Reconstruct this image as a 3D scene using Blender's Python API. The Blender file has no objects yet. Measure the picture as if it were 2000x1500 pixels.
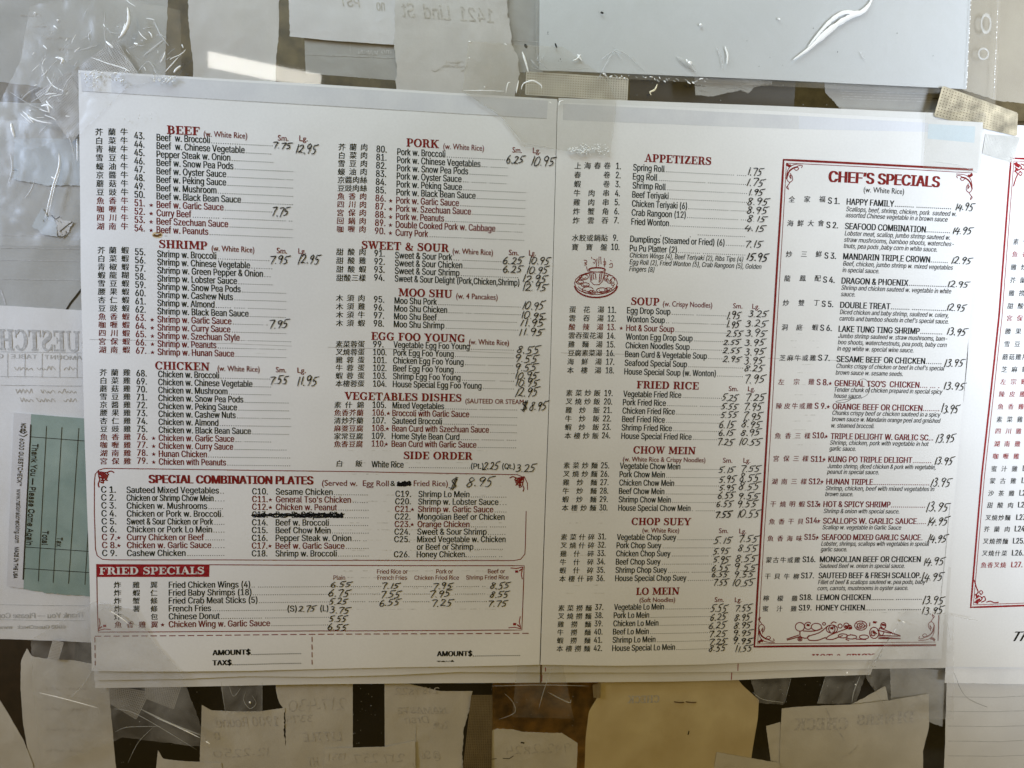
import bpy, math, random, os
import numpy as np
from mathutils.geometry import delaunay_2d_cdt as cdt
from mathutils import Vector, Matrix, noise as mnoise
random.seed(7)
SC = bpy.context.scene
COL = SC.collection
R = math.radians
# ------------------------------------------------------------------ camera
FPX = 1300.0                                     # focal length in photo pixels (photo 2000 px wide)
def rotm(r):
    th = np.linalg.norm(r); k = r/th
    K = np.array([[0, -k[2], k[1]], [k[2], 0, -k[0]], [-k[1], k[0], 0]])
    return np.eye(3)+np.sin(th)*K+(1-np.cos(th))*K@K
RC = rotm(np.array([0.0816, 0.0242, 0.0849]))     # world -> camera (x right, y forward, z up)
CP = np.array([0.1709, -0.3242, -0.1106])
cam_d = bpy.data.cameras.new('camera')
cam = bpy.data.objects.new('camera', cam_d); COL.objects.link(cam); SC.camera = cam
cam_d.sensor_width = 36.0; cam_d.lens = FPX/2000*36.0
cam_d.clip_start = 0.01; cam_d.clip_end = 50
B = np.array([RC[0], RC[2], -RC[1]])              # blender camera axes x, y(up), z(back)
cam.matrix_world = Matrix([[B[0][i], B[1][i], B[2][i], CP[i]] for i in range(3)]+[[0, 0, 0, 1]])
# ------------------------------------------------------------------ world and lamps
W = bpy.data.worlds.new('World'); SC.world = W; W.use_nodes = True
_N = W.node_tree.nodes; _L = W.node_tree.links        # a dim warm room: lit ceiling and walls, dark floor
_tc = _N.new('ShaderNodeTexCoord'); _sx = _N.new('ShaderNodeSeparateXYZ'); _cr = _N.new('ShaderNodeValToRGB')
_L.new(_tc.outputs['Generated'], _sx.inputs[0]); _mr = _N.new('ShaderNodeMapRange'); _mr.inputs['From Min'].default_value = -1; _mr.inputs['From Max'].default_value = 1
_L.new(_sx.outputs['Z'], _mr.inputs['Value']); _L.new(_mr.outputs['Result'], _cr.inputs['Fac'])
_cr.color_ramp.elements[0].position = 0.30; _cr.color_ramp.elements[0].color = (0.19, 0.12, 0.03, 1)
_cr.color_ramp.elements[1].position = 0.62; _cr.color_ramp.elements[1].color = (1.0, 0.72, 0.20, 1)
_L.new(_cr.outputs['Color'], _N['Background'].inputs[0])
_N['Background'].inputs[1].default_value = 0.47
def area(name, loc, target, sx, sy, watts, col, spread=180):
    l = bpy.data.lights.new(name, 'AREA'); l.shape = 'RECTANGLE'; l.size = sx; l.size_y = sy
    l.energy = watts; l.color = col; l.spread = R(spread)
    o = bpy.data.objects.new(name, l); COL.objects.link(o); o.location = loc
    o.rotation_euler = (Vector(target)-Vector(loc)).to_track_quat('-Z', 'Y').to_euler()
    return o
area('right_window_light', (0.66, -0.58, -0.16), (0.72, 0, 0.02), 0.3, 0.3, 3.0, (0.74, 0.84, 0.98), 80)
area('left_window_light', (-0.43, -0.34, 0.12), (-0.12, 0, -0.06), 0.14, 0.30, 0.50, (0.60, 0.74, 1.0), 52)
area('top_window_light', (0.08, -0.15, 0.24), (0.18, 0, 0.12), 0.35, 0.10, 0.62, (0.66, 0.86, 1.0), 130)
# low sun-lit window strip behind the photographer: seen mirrored in the glass above the left page
def mirror_lamp(name, px, py, dist, wpx, hpx, watts, col, tilt=0.0):
    d = RC.T@np.array([(px-1000)/FPX, 1.0, -(py-750)/FPX]); t = (0.0032-CP[1])/d[1]
    G = CP+d*t; r = np.array([d[0], -d[1], d[2]]); Lp = G+r*(dist/np.linalg.norm(r))
    path = (np.linalg.norm(G-CP)+dist)
    o = area(name, Lp, G, wpx/FPX*path, hpx/FPX*path, watts, col); o.rotation_euler.rotate_axis('Z', tilt)
    return o
mirror_lamp('sunny_window_slit_light', 520, 139, 0.8, 178, 24, 0.10, (1.0, 0.97, 0.88), R(-3))
SC.view_settings.view_transform = 'Standard'; SC.view_settings.look = 'None'
SC.view_settings.exposure = 0.06; SC.view_settings.gamma = 1.0
SC.cycles.max_bounces = 8; SC.cycles.transparent_max_bounces = 24
SC.cycles.caustics_reflective = False; SC.cycles.caustics_refractive = False
# ------------------------------------------------------------------ pixel <-> wall plane
def U(px, py, y=0.0):
    """point of the plane Y=y seen at photo pixel (px,py): real coordinates in metres"""
    d = RC.T@np.array([(px-1000)/FPX, 1.0, -(py-750)/FPX])
    t = (y-CP[1])/d[1]
    p = CP+d*t
    return float(p[0]), float(p[2])
MPP = 0.2794/1171
# ------------------------------------------------------------------ materials
MATS = {}
def nt(name):
    m = bpy.data.materials.new(name); m.use_nodes = True
    t = m.node_tree; p = t.nodes['Principled BSDF']
    return m, t, p
def paper_mat(name, col, col2=None, rough=0.75, scale=40, bump=0.12, fib=900, stain=0.0, stain_col=(0.2, 0.16, 0.1)):
    if name in MATS: return MATS[name]
    m, t, p = nt(name); N = t.nodes; L = t.links
    col2 = col2 or tuple(c*0.93 for c in col)
    tc = N.new('ShaderNodeTexCoord')
    n1 = N.new('ShaderNodeTexNoise'); n1.inputs['Scale'].default_value = scale; n1.inputs['Detail'].default_value = 6
    n2 = N.new('ShaderNodeTexNoise'); n2.inputs['Scale'].default_value = fib; n2.inputs['Detail'].default_value = 3
    L.new(tc.outputs['Object'], n1.inputs['Vector']); L.new(tc.outputs['Object'], n2.inputs['Vector'])
    r = N.new('ShaderNodeValToRGB'); r.color_ramp.elements[0].position = 0.35; r.color_ramp.elements[1].position = 0.65
    r.color_ramp.elements[0].color = (*col2, 1); r.color_ramp.elements[1].color = (*col, 1)
    L.new(n1.outputs['Fac'], r.inputs['Fac'])
    out = r.outputs['Color']
    # fine fibres
    mx = N.new('ShaderNodeMix'); mx.data_type = 'RGBA'; mx.blend_type = 'MULTIPLY'; mx.inputs['Factor'].default_value = 0.25
    L.new(out, mx.inputs['A']); L.new(n2.outputs['Fac'], mx.inputs['B'])
    mm = N.new('ShaderNodeMapRange'); mm.inputs['To Min'].default_value = 0.75; mm.inputs['To Max'].default_value = 1.15
    L.new(n2.outputs['Fac'], mm.inputs['Value']); L.new(mm.outputs['Result'], mx.inputs['B'])
    out = mx.outputs['Result']
    if stain > 0:
        n3 = N.new('ShaderNodeTexNoise'); n3.inputs['Scale'].default_value = scale*0.6; n3.inputs['Detail'].default_value = 9; n3.inputs['Distortion'].default_value = 1.5
        L.new(tc.outputs['Object'], n3.inputs['Vector'])
        r3 = N.new('ShaderNodeValToRGB'); r3.color_ramp.elements[0].position = 0.55; r3.color_ramp.elements[1].position = 0.72
        r3.color_ramp.elements[1].color = (stain,)*3+(1,)
        L.new(n3.outputs['Fac'], r3.inputs['Fac'])
        m3 = N.new('ShaderNodeMix'); m3.data_type = 'RGBA'; L.new(r3.outputs['Color'], m3.inputs['Factor'])
        L.new(out, m3.inputs['A']); m3.inputs['B'].default_value = (*stain_col, 1); out = m3.outputs['Result']
    L.new(out, p.inputs['Base Color'])
    p.inputs['Roughness'].default_value = rough
    b = N.new('ShaderNodeBump'); b.inputs['Strength'].default_value = bump; b.inputs['Distance'].default_value = 0.0006
    ad = N.new('ShaderNodeMath'); ad.operation = 'MULTIPLY_ADD'; ad.inputs[1].default_value = 0.15
    L.new(n2.outputs['Fac'], ad.inputs[0]); L.new(n1.outputs['Fac'], ad.inputs[2])
    L.new(ad.outputs[0], b.inputs['Height'])
    n4 = N.new('ShaderNodeTexNoise'); n4.noise_type = 'RIDGED_MULTIFRACTAL'; n4.inputs['Scale'].default_value = 16; n4.inputs['Detail'].default_value = 3; n4.inputs['Distortion'].default_value = 0.6
    L.new(tc.outputs['Object'], n4.inputs['Vector'])
    b4 = N.new('ShaderNodeBump'); b4.inputs['Strength'].default_value = min(1.0, bump*1.3); b4.inputs['Distance'].default_value = 0.0016
    L.new(n4.outputs['Fac'], b4.inputs['Height']); L.new(b.outputs['Normal'], b4.inputs['Normal'])
    L.new(b4.outputs['Normal'], p.inputs['Normal'])
    MATS[name] = m; return m
def ink(name, col, rough=0.6):
    if name in MATS: return MATS[name]
    m, t, p = nt(name); N = t.nodes; L = t.links
    tc = N.new('ShaderNodeTexCoord'); n = N.new('ShaderNodeTexNoise'); n.inputs['Scale'].default_value = 700
    L.new(tc.outputs['Object'], n.inputs['Vector'])
    r = N.new('ShaderNodeValToRGB'); r.color_ramp.elements[0].position = 0.3; r.color_ramp.elements[1].position = 0.8
    r.color_ramp.elements[0].color = (*col, 1); r.color_ramp.elements[1].color = (*[min(1, c*1.7+0.01) for c in col], 1)
    L.new(n.outputs['Fac'], r.inputs['Fac']); L.new(r.outputs['Color'], p.inputs['Base Color'])
    p.inputs['Roughness'].default_value = rough; p.inputs['Specular IOR Level'].default_value = 0.08
    MATS[name] = m; return m
def film_mat(name, gloss=0.10, rough=0.12, haze=0.06, bump=0.5, scale=90, tint=(1, 1, 1), hazecol=(0.8, 0.8, 0.78)):
    """clear plastic: mostly transparent, mirror gloss by fresnel, a little milky haze in patches"""
    if name in MATS: return MATS[name]
    m, t, p = nt(name); N = t.nodes; L = t.links; N.remove(p)
    o = N['Material Output']
    tr = N.new('ShaderNodeBsdfTransparent'); tr.inputs[0].default_value = (*tint, 1)
    gl = N.new('ShaderNodeBsdfGlossy'); gl.inputs['Roughness'].default_value = rough
    df = N.new('ShaderNodeBsdfDiffuse'); df.inputs[0].default_value = (*hazecol, 1)
    tc = N.new('ShaderNodeTexCoord')
    n = N.new('ShaderNodeTexNoise'); n.inputs['Scale'].default_value = scale; n.inputs['Detail'].default_value = 5; n.inputs['Distortion'].default_value = 0.8
    L.new(tc.outputs['Object'], n.inputs['Vector'])
    b = N.new('ShaderNodeBump'); b.inputs['Strength'].default_value = bump; b.inputs['Distance'].default_value = 0.001
    L.new(n.outputs['Fac'], b.inputs['Height']); L.new(b.outputs['Normal'], gl.inputs['Normal'])
    lw = N.new('ShaderNodeLayerWeight'); lw.inputs['Blend'].default_value = 0.5; L.new(b.outputs['Normal'], lw.inputs['Normal'])
    fr = N.new('ShaderNodeMath'); fr.operation = 'POWER'; fr.inputs[1].default_value = 5.0; L.new(lw.outputs['Facing'], fr.inputs[0])
    gloss += 0.04
    f2 = N.new('ShaderNodeMath'); f2.operation = 'MULTIPLY_ADD'; f2.inputs[1].default_value = 1.0; f2.inputs[2].default_value = gloss
    f2.use_clamp = True
    L.new(fr.outputs[0], f2.inputs[0])
    m1 = N.new('ShaderNodeMixShader'); hz = N.new('ShaderNodeMapRange')
    hz.inputs['From Min'].default_value = 0.4; hz.inputs['From Max'].default_value = 0.75
    hz.inputs['To Min'].default_value = haze*0.5; hz.inputs['To Max'].default_value = haze*2.2
    L.new(n.outputs['Fac'], hz.inputs['Value']); L.new(hz.outputs['Result'], m1.inputs[0])
    L.new(tr.outputs[0], m1.inputs[1]); L.new(df.outputs[0], m1.inputs[2])
    m2 = N.new('ShaderNodeMixShader'); L.new(f2.outputs[0], m2.inputs[0]); L.new(m1.outputs[0], m2.inputs[1]); L.new(gl.outputs[0], m2.inputs[2])
    L.new(m2.outputs[0], o.inputs['Surface'])
    MATS[name] = m; return m
def plain(name, col, rough=0.5, scale=60, var=0.3):
    if name in MATS: return MATS[name]
    m, t, p = nt(name); N = t.nodes; L = t.links
    tc = N.new('ShaderNodeTexCoord'); n = N.new('ShaderNodeTexNoise'); n.inputs['Scale'].default_value = scale; n.inputs['Detail'].default_value = 8
    L.new(tc.outputs['Object'], n.inputs['Vector'])
    r = N.new('ShaderNodeValToRGB'); r.color_ramp.elements[0].position = 0.3; r.color_ramp.elements[1].position = 0.7
    r.color_ramp.elements[0].color = (*[c*(1-var) for c in col], 1); r.color_ramp.elements[1].color = (*[min(1, c*(1+var)) for c in col], 1)
    L.new(n.outputs['Fac'], r.inputs['Fac']); L.new(r.outputs['Color'], p.inputs['Base Color'])
    p.inputs['Roughness'].default_value = rough
    MATS[name] = m; return m
M_MENU = paper_mat('menu_copy_paper', (0.75, 0.755, 0.77), (0.69, 0.695, 0.71), scale=14, bump=0.22, stain=0.10, stain_col=(0.5, 0.48, 0.42))
M_SPARE = paper_mat('spare_copy_paper', (0.68, 0.68, 0.68), (0.62, 0.62, 0.62), scale=30, bump=0.3)
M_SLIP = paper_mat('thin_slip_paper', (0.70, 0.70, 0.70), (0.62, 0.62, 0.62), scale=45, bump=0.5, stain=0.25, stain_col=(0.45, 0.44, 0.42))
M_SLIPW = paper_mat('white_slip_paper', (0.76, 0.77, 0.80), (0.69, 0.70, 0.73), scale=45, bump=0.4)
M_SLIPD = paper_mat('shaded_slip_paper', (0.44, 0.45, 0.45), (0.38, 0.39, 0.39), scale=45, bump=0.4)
M_SMUDGE = paper_mat('smudged_paper', (0.50, 0.51, 0.50), (0.40, 0.41, 0.40), scale=22, bump=0.5, stain=0.5, stain_col=(0.26, 0.27, 0.25))
M_CREAM = paper_mat('cream_slip_paper', (0.70, 0.68, 0.62), (0.60, 0.58, 0.52), scale=40, bump=0.5, stain=0.3, stain_col=(0.46, 0.43, 0.36))
M_ENV = paper_mat('manila_paper', (0.78, 0.68, 0.42), (0.62, 0.51, 0.29), scale=30, bump=0.4, stain=0.3, stain_col=(0.50, 0.38, 0.20))
M_BEIGE = paper_mat('beige_paper', (0.47, 0.44, 0.37), (0.42, 0.39, 0.33), scale=30, bump=0.3)
M_GREEN = paper_mat('green_check_paper', (0.36, 0.47, 0.43), (0.25, 0.36, 0.33), scale=40, bump=0.4, stain=0.4, stain_col=(0.15, 0.25, 0.23))
M_BLUEP = paper_mat('pale_blue_paper_and_glare', (0.56, 0.62, 0.66), (0.48, 0.53, 0.57), scale=50, bump=0.4)  # also colours the sheet that stands in for a reflection
M_SHADE = paper_mat('photocopy_grey_band', (0.62, 0.63, 0.66), (0.57, 0.58, 0.62), scale=60, bump=0.05)
M_BLUEB = paper_mat('photocopy_blue_band', (0.60, 0.69, 0.76), (0.57, 0.66, 0.73), scale=60, bump=0.05)
I_DK = ink('dark_green_print', (0.007, 0.014, 0.013))
I_BK = ink('black_print', (0.007, 0.008, 0.008))
I_RD = ink('dark_red_print', (0.115, 0.009, 0.012))
I_RH = ink('red_heading_print', (0.145, 0.010, 0.009))
I_RB = ink('bright_red_print', (0.20, 0.010, 0.013))
I_PEN = ink('pen_ink', (0.003, 0.003, 0.0035), 0.8)
I_WH = ink('unprinted_white', (0.50, 0.48, 0.47))
I_GH = ink('show_through_pencil', (0.44, 0.43, 0.41))
I_GP = ink('show_through_print', (0.43, 0.44, 0.45))
I_LN = ink('fold_line_grey', (0.34, 0.34, 0.34))
MATS_PRINT = [I_DK, I_BK, I_RD, I_RH, I_PEN, I_WH, I_GH, I_RB, I_GP, I_LN]
DK, BK, RD, RH, PEN, WH, GH, RB, GP, LN = range(10)
# ------------------------------------------------------------------ objects
def tag(o, label=None, cat=None, group=None, kind=None):
    if label: o['label'] = label
    if cat: o['category'] = cat
    if group: o['group'] = group
    if kind: o['kind'] = kind
    return o
def thing(name, label, cat, loc, group=None):
    o = bpy.data.objects.new(name, None); COL.objects.link(o); o.location = loc; o.empty_display_size = 0.01
    return tag(o, label, cat, group)
def mesh_obj(name, verts, faces, mats, parent=None, midx=None, smooth=False):
    me = bpy.data.meshes.new(name)
    off = Vector((0, 0, 0)); q = parent
    while q is not None: off = off+q.location; q = q.parent
    V = [(v[0]-off.x, v[1]-off.y, v[2]-off.z) for v in verts]
    me.from_pydata(V, [], faces)
    if not isinstance(mats, (list, tuple)): mats = [mats]
    if midx is not None:
        used = sorted(set(midx)); mp = {u: i for i, u in enumerate(used)}
        for u in used: me.materials.append(mats[u])
        me.polygons.foreach_set('material_index', [mp[i] for i in midx])
    else:
        for m in mats: me.materials.append(m)
    if smooth: me.polygons.foreach_set('use_smooth', [True]*len(me.polygons))
    me.update()
    o = bpy.data.objects.new(name, me); COL.objects.link(o)
    if parent is not None: o.parent = parent
    return o
# ---- a surface function: Y as a function of X,Z
class Surf:
    def __init__(s, y, fn=None): s.y = y; s.fn = fn
    def at(s, X, Z): return s.y+(s.fn(X, Z) if s.fn else 0.0)
# ---- print builder: flat ink pieces laid on a surface
class Ink:
    def __init__(s, name, surf, parent, lift=0.00008):
        s.name = name; s.surf = surf; s.parent = parent; s.lift = lift; s.step = 1.2e-6; s.v = []; s.f = []; s.m = []; s.k = 0
    def add(s, pts, faces, mat):
        s.k = (s.k+1) % 60
        b = len(s.v); lf = s.lift+s.k*s.step
        for X, Z in pts: s.v.append((X, s.surf.at(X, Z)-lf, Z))
        for f in faces: s.f.append(tuple(i+b for i in f)); s.m.append(mat)
    def quad(s, px, mat):
        P = [U(x, y, s.surf.y) for x, y in px]
        # subdivide so that it follows the sheet
        n = 12; pts = []; fs = []
        for j in range(n+1):
            for i in range(n+1):
                u = i/n; v = j/n
                X = (P[0][0]*(1-u)+P[1][0]*u)*(1-v)+(P[3][0]*(1-u)+P[2][0]*u)*v
                Z = (P[0][1]*(1-u)+P[1][1]*u)*(1-v)+(P[3][1]*(1-u)+P[2][1]*u)*v
                pts.append((X, Z))
        for j in range(n):
            for i in range(n):
                a = j*(n+1)+i; fs.append((a, a+n+1, a+n+2, a+1))
        s.add(pts, fs, mat)
    def line(s, px, w, mat, smooth=0, w2=None):
        """ink line through photo pixels, width w in photo px at the page scale"""
        P = [U(x, y, s.surf.y) for x, y in px]
        s.wline(P, w*MPP, mat, smooth)
    def wline(s, P, w, mat, smooth=0, seg=0.006):
        if smooth: P = catmull(P, smooth)
        Q = [P[0]]
        ws = w if isinstance(w, (list, tuple)) else None
        for a, b in zip(P, P[1:]):
            d = math.hypot(b[0]-a[0], b[1]-a[1]); n = max(1, int(d/seg)) if ws is None else 1
            for i in range(1, n+1): Q.append((a[0]+(b[0]-a[0])*i/n, a[1]+(b[1]-a[1])*i/n))
        n = len(Q); pts = []
        for i in range(n):
            a = Q[max(0, i-1)]; b = Q[min(n-1, i+1)]
            dx, dz = b[0]-a[0], b[1]-a[1]; L = math.hypot(dx, dz) or 1e-9
            hw = (ws[min(i, len(ws)-1)] if ws else w)/2
            nx, nz = -dz/L*hw, dx/L*hw
            pts += [(Q[i][0]+nx, Q[i][1]+nz), (Q[i][0]-nx, Q[i][1]-nz)]
        s.add(pts, [(2*i, 2*i+1, 2*i+3, 2*i+2) for i in range(n-1)], mat)
    def build(s, label=None, kind=None):
        if not s.v: return None
        o = mesh_obj(s.name, s.v, s.f, MATS_PRINT, s.parent, s.m)
        if label: o['label'] = label
        if kind: o['kind'] = kind
        return o
def catmull(P, n):
    out = []
    for i in range(len(P)-1):
        p0 = P[max(0, i-1)]; p1 = P[i]; p2 = P[i+1]; p3 = P[min(len(P)-1, i+2)]
        for k in range(n):
            t = k/n
            out.append(tuple(0.5*((2*p1[c])+(-p0[c]+p2[c])*t+(2*p0[c]-5*p1[c]+4*p2[c]-p3[c])*t*t+(-p0[c]+3*p1[c]-3*p2[c]+p3[c])*t**3) for c in range(2)))
    out.append(tuple(P[-1])); return out
# ------------------------------------------------------------------ lettering
fd = bpy.utils.system_resource('DATAFILES', path='fonts') or ''
def loadf(n):
    try: return bpy.data.fonts.load(os.path.join(fd, n))
    except Exception: return None
F_SANS = loadf('Inter.woff2')
STY = {  # font, offset(bold), condense, shear, space
 'body': (F_SANS, 0.016, 0.0), 'bold': (F_SANS, 0.024, 0.0), 'black': (F_SANS, 0.042, 0.0), 'ital': (F_SANS, 0.011, 0.22),
 'sub': (None, 0.010, 0.0), 'cjk': (None, 0.008, 0.06), 'script': (F_SANS, 0.02, 0.45), 'thin': (F_SANS, 0.008, 0.0)}
REQ = []
GL = {}
def want(s, sty): 
    GL.setdefault((s, sty), None)
def make_glyphs():
    objs = []
    for (s, sty) in GL:
        f, off, sh = STY[sty]
        c = bpy.data.curves.new('t', 'FONT'); c.body = s; c.resolution_u = 2
        if f: c.font = f
        c.shear = sh
        o = bpy.data.objects.new('t', c); COL.objects.link(o); objs.append(((s, sty), o))
    bpy.context.view_layer.update()
    dg = bpy.context.evaluated_depsgraph_get()
    for key, o in objs:
        cu = o.to_curve(dg); segs = 3
        pts = []; edges = []; loops = []
        for sp_ in cu.splines:
            bp_ = sp_.bezier_points; n = len(bp_)
            if n < 2: continue
            lp = []
            for i in range(n):
                p0 = bp_[i].co; h0 = bp_[i].handle_right; h1 = bp_[(i+1) % n].handle_left; p1 = bp_[(i+1) % n].co
                d = p1-p0; L = d.length
                if L < 1e-6: continue
                c1 = abs((h0-p0).x*d.y-(h0-p0).y*d.x)/L; c2 = abs((h1-p0).x*d.y-(h1-p0).y*d.x)/L
                k = 1 if max(c1, c2) < .004 else segs
                for j in range(k):
                    t = j/k; u = 1-t
                    lp.append((u**3*p0.x+3*u*u*t*h0.x+3*u*t*t*h1.x+t**3*p1.x, u**3*p0.y+3*u*u*t*h0.y+3*u*t*t*h1.y+t**3*p1.y))
            if len(lp) < 3: continue
            b0 = len(pts); pts += lp; m_ = len(lp)
            edges += [(b0+i, b0+(i+1) % m_) for i in range(m_)]; loops.append(np.array(lp))
        o.to_curve_clear()
        if not pts: GL[key] = (np.zeros((0, 2)), np.zeros((0, 3), int)); continue
        ov, oe, of, *_r = cdt([Vector(p) for p in pts], edges, [], 1, 1e-6, False)
        v = np.array([(p.x, p.y) for p in ov]); t = np.array([f for f in of if len(f) == 3], int).reshape(-1, 3)
        c = v[t].mean(axis=1); wn = np.zeros(len(c))
        for lp in loops:                     # non-zero winding: overlapping contours of the font stay filled
            near = (c[:, 0] > lp[:, 0].min()-1e-6) & (c[:, 0] < lp[:, 0].max()+1e-6)
            if not near.any(): continue
            q = c[near]; A_ = lp; B_ = np.roll(lp, -1, 0)
            up = (A_[None, :, 1] <= q[:, None, 1]) & (B_[None, :, 1] > q[:, None, 1]); dn = (A_[None, :, 1] > q[:, None, 1]) & (B_[None, :, 1] <= q[:, None, 1])
            side = (B_[None, :, 0]-A_[None, :, 0])*(q[:, None, 1]-A_[None, :, 1])-(q[:, None, 0]-A_[None, :, 0])*(B_[None, :, 1]-A_[None, :, 1])
            wn[near] += (up & (side > 0)).sum(1)-(dn & (side < 0)).sum(1)
        t = t[wn != 0]
        a_ = (v[t[:, 1]]-v[t[:, 0]]); b_ = (v[t[:, 2]]-v[t[:, 0]]); fl = (a_[:, 0]*b_[:, 1]-a_[:, 1]*b_[:, 0]) < 0
        t[fl] = t[fl][:, ::-1]
        GL[key] = (v, t)
    for _, o in objs:
        c = o.data; bpy.data.objects.remove(o); bpy.data.curves.remove(c)
def text(inkb, s, x0, y0, x1, cap, sty='body', mat=DK, cond=None, mirror=False, clip=None, rot=None):
    """lettering: baseline starts at photo pixel (x0,y0); ends at x1 (or natural width*cond). cap height in metres"""
    want(s, sty); REQ.append(('t', inkb, s, x0, y0, x1, cap, sty, mat, cond, mirror, clip, rot))
def cjk(inkb, s, xs, y, em=0.0034, mat=DK):
    for ch, x in zip(s, xs):
        if ch == ' ': continue
        want(ch, 'cjk'); REQ.append(('c', inkb, ch, x, y, em, mat))
def flush_text():
    for sty in STY: want('H', sty)
    make_glyphs()
    hh = {sty: float(GL[('H', sty)][0][:, 1].max()) for sty in STY}
    for r in REQ:
        if r[0] == 't':
            _, ib, s, x0, y0, x1, cap, sty, mat, cond, mirror, clip, rot = r
            v, t = GL[(s, sty)]
            if len(v) == 0: continue
            X0, Z0 = U(x0, y0, ib.surf.y); sc = cap/hh[sty]
            xmin = v[:, 0].min(); xmax = v[:, 0].max()
            if x1 is not None:
                if rot is None:
                    yb = y0
                    for _i in range(3):
                        X1, Z1 = U(x1, yb, ib.surf.y); yb += (Z1-Z0)/MPP
                    wid = X1-X0
                else:
                    X1, Z1 = U(x1, rot, ib.surf.y); wid = math.hypot(X1-X0, Z1-Z0)
                sx = wid/(xmax-xmin)
            else: sx = sc*(cond or 1.0)
            a = (v[:, 0]-xmin)*sx; b = v[:, 1]*sc
            if rot is not None:
                dx, dz = (X1-X0)/wid, (Z1-Z0)/wid
                if mirror: pts = [(X0+p*dx-q*dz*-1, Z0+p*dz-q*dx) for p, q in zip(a, b)]
                else: pts = [(X0+p*dx-q*dz, Z0+p*dz+q*dx) for p, q in zip(a, b)]
            else: pts = [(X0+float(p), Z0+float(q)) for p, q in zip(a, b)]
            if clip is not None:
                zc = Z0+clip*cap; pts = [(p, max(q, zc)) for p, q in pts]
            fs = [tuple(f) for f in t.tolist()]
            if x1 is not None and rot is None and sx < 0: fs = [f[::-1] for f in fs]
            bw = STY[sty][1]*sc
            for dx in ((0.0,) if bw <= 0.0001*sc else (-bw, bw) if bw < 0.02*sc else (-bw, 0.0, bw)):
                ib.add([(float(p)+dx, float(q)) for p, q in pts], fs, mat)
        else:
            _, ib, ch, x, y, em, mat = r
            v, t = GL[(ch, 'cjk')]
            if len(v) == 0: continue
            X, Z = U(x, y, ib.surf.y); sc = em*1.02
            cx = (v[:, 0].min()+v[:, 0].max())/2; cy = (v[:, 1].min()+v[:, 1].max())/2
            for dx in (-.014*sc, .014*sc): ib.add([(X+float(p-cx)*sc+dx, Z+float(q-cy)*sc) for p, q in v], [tuple(f) for f in t.tolist()], mat)
    REQ.clear()
def dots(ib, x0, x1, y, mat=DK, pitch=4.3, size=1.5):
    """leader dots along the row (world-horizontal) from photo x0 to x1, starting at baseline y"""
    X0, Z0 = U(x0, y, ib.surf.y); yb = y
    for _ in range(3):
        X1, Z1 = U(x1, yb, ib.surf.y); yb += (Z1-Z0)/MPP
    n = max(1, int((X1-X0)/(pitch*MPP))); h = size*MPP/2
    pts = []; fs = []
    for i in range(n+1):
        X = X0+(X1-X0)*i/max(1, n); b = len(pts)
        if random.random() < 0.015: continue
        pts += [(X-h, Z0), (X+h, Z0), (X+h, Z0+2*h), (X-h, Z0+2*h)]; fs.append((b, b+1, b+2, b+3))
    ib.add(pts, fs, mat)
def star(ib, x, y, r=4.3, mat=RD):
    X, Z = U(x, y, ib.surf.y); pts = [(X, Z)]
    for i in range(10):
        rr = (r if i % 2 == 0 else r*0.42)*MPP; a = math.pi/2+i*math.pi/5
        pts.append((X+rr*math.cos(a), Z+rr*math.sin(a)))
    ib.add(pts, [(0, 1+i, 1+(i+1) % 10) for i in range(10)], mat)
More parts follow.
